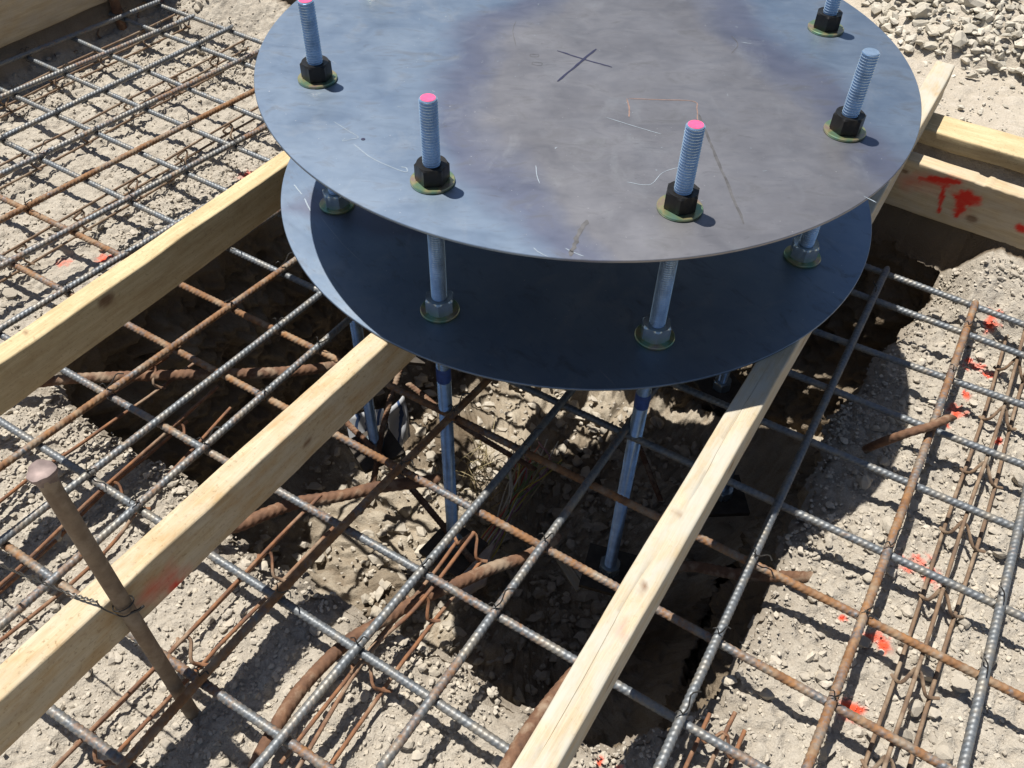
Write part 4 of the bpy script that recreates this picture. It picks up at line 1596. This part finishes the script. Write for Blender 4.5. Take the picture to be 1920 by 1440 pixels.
# ------------------------------------------------------------------ things in the pit
wr = empty('plastic_wrapper', (-.57, .13, -1.36))
tag(wr, 'crumpled white and blue printed wrapper in the pit by the left anchor rod', 'wrapper')
M_WRAP = NT('wrapper_print')
co = M_WRAP.coord()
wv = M_WRAP.n('ShaderNodeTexWave')
wv.inputs['Scale'].default_value = 11
wv.inputs['Distortion'].default_value = 6
wv.inputs['Detail'].default_value = 3
M_WRAP.l(co, wv.inputs['Vector'])
c_ = M_WRAP.mix(M_WRAP.ramp(wv.outputs['Fac'], [(0.72, 0.0), (0.80, 1.0)]), (0.50, 0.52, 0.55), (0.05, 0.09, 0.20))
M_WRAP = M_WRAP.set(c_, 0.4)


def sheet(mb, org, ex, ey, n=9, amp=.012, seed=1):
    org, ex, ey = Vector(org), Vector(ex), Vector(ey)
    nn = ex.cross(ey).normalized()
    v, f = [], []
    for j in range(n):
        for i in range(n):
            s, t = i / (n - 1), j / (n - 1)
            k_ = float(vnoise(np.array([s * 3.1]), np.array([t * 3.3]), seed=seed)[0])
            v.append(org + ex * s + ey * t + nn * amp * k_)
    for j in range(n - 1):
        for i in range(n - 1):
            f.append((j * n + i, j * n + i + 1, (j + 1) * n + i + 1, (j + 1) * n + i))
    mb.add(v, f)


# located on the sight lines of the left anchor rod's foot
mb = MB()
sheet(mb, (-.05, -.06, .02), (.10, .05, -.02), (-.02, .06, .12), seed=3)
ob = mb.build('printed_front', M_WRAP, wr, True)
ob.modifiers.new('solid', 'SOLIDIFY').thickness = .0008
mb = MB()
sheet(mb, (.055, -.015, .0), (.05, .055, .005), (-.015, .05, .13), seed=4)
ob = mb.build('folded_side', M_WRAP, wr, True)
ob.modifiers.new('solid', 'SOLIDIFY').thickness = .0008
wr.location = (-.52, .055, -1.27)

# wire bundle
cb = empty('cable_bundle', (-.10, -.10, -1.47))
tag(cb, 'frayed bundle of thin coloured cables lying on the pit floor', 'cables')
cols = {'green': (.20, .30, .13), 'white': (.62, .60, .52), 'red': (.50, .10, .08), 'yellow': (.60, .50, .12), 'tan': (.42, .36, .22), 'violet': (.32, .16, .24)}
mats = {k: mat_plain(k + '_insulation', c, .5, 0, .15, 120) for k, c in cols.items()}
rg = random.Random(4)
for k_, nme in enumerate(['green'] * 6 + ['white'] * 9 + ['tan'] * 9 + ['red'] * 4 + ['yellow'] * 5 + ['violet'] * 3):
    j = lambda s: rg.uniform(-s, s)
    off = (k_ % 6 - 2.5) * .009
    p = [(-.120 + off + j(.01), -.175 + j(.02), .05 + j(.01)), (-.060 + off + j(.012), -.06 + j(.02), .07 + j(.02)), (.0 + off + j(.02), .06 + j(.02), .07 + j(.02)), (.035 + off * 2 + j(.03), .18 + j(.04), .06 + j(.03)),
         (.05 + off * 3 + j(.05), .28 + j(.05), .03 + j(.03))]
    mb = MB()
    mb.tube(smooth_path(p, 18), .0022, 5)
    mb.build('cable', mats[nme], cb, True, 60)
for k_ in range(5):
    mb = MB()
    a_ = rg.uniform(0, 6)
    p = [(-.15 + rg.uniform(-.02, .02), -.18, .05), (-.16 + rg.uniform(-.03, .03), -.16, .09), (-.17 + rg.uniform(-.04, .04), -.13, .06), (-.16, -.19, .03)]
    mb.tube(smooth_path(p, 16), .0020, 5)
    mb.build('cable', mats['yellow'], cb, True, 60)
pb = MB()
sheet(pb, (-.165, -.26, .03), (.09, .05, .02), (.02, .11, .05), amp=.022, seed=9)
o = pb.build('plastic_sheath', mat_plain('clear_sheath', (.42, .36, .32), .3, 0, .2, 40), cb, True)
o.modifiers.new('solid', 'SOLIDIFY').thickness = .001

# dry grass in the pit
gb = MB()
for k_ in range(46):
    bx, by = -.19 + rg.uniform(-.06, .03), .06 + rg.uniform(-.09, .16)
    d_ = rg.uniform(0, 6.28)
    l_ = rg.uniform(.04, .12)
    p = [(bx, by, -1.48), (bx + l_ * .4 * math.cos(d_), by + l_ * .4 * math.sin(d_), -1.42 + rg.uniform(-.03, .03)), (bx + l_ * math.cos(d_ + .5), by + l_ * math.sin(d_ + .5), -1.42 + rg.uniform(-.05, .03))]
    gb.tube(smooth_path(p, 8), [.0016] * 4 + [.0012, .0010, .0007, .0004], 4)
o = gb.build('dry_grass', mat_plain('straw', (.36, .30, .17), .8, 0, .3, 40), None, True)
tag(o, kind='stuff')

# cigarette end
ce = empty('cigarette_butt', uvz(-.05, -.37, Z_PIT + .10))
tag(ce, 'small orange cigarette butt on the lit dirt in the pit', 'cigarette butt')
mb = MB()
mb.tube([(0, 0, 0), (.030, -.018, .002)], .0058, 10)
mb.build('filter', mat_plain('cork_paper', (.62, .30, .08), .8, 0, .15, 100), ce, True, 60)
mb = MB()
mb.tube([(-.010, .006, 0), (.0, 0, 0)], .0057, 10)
mb.build('paper', mat_plain('white_paper', (.75, .73, .69), .8, 0, .1, 100), ce, True, 60)
# small pale offcut in the pit
mb = MB()
mb.box((0, 0, 0), (.10, .024, .012), .0)
mb.box((0, .020, .003), (.085, .010, .012), .0)
o = mb.build('wood_offcut', M_R, loc=(.058, -.30, -1.36), rot=(.2, .15, -1.0))
o.data.attributes.new('paint', 'FLOAT', 'POINT')
tag(o, 'small grooved pale offcut lying in the dark of the pit', 'offcut')

SC.render.engine = 'CYCLES'
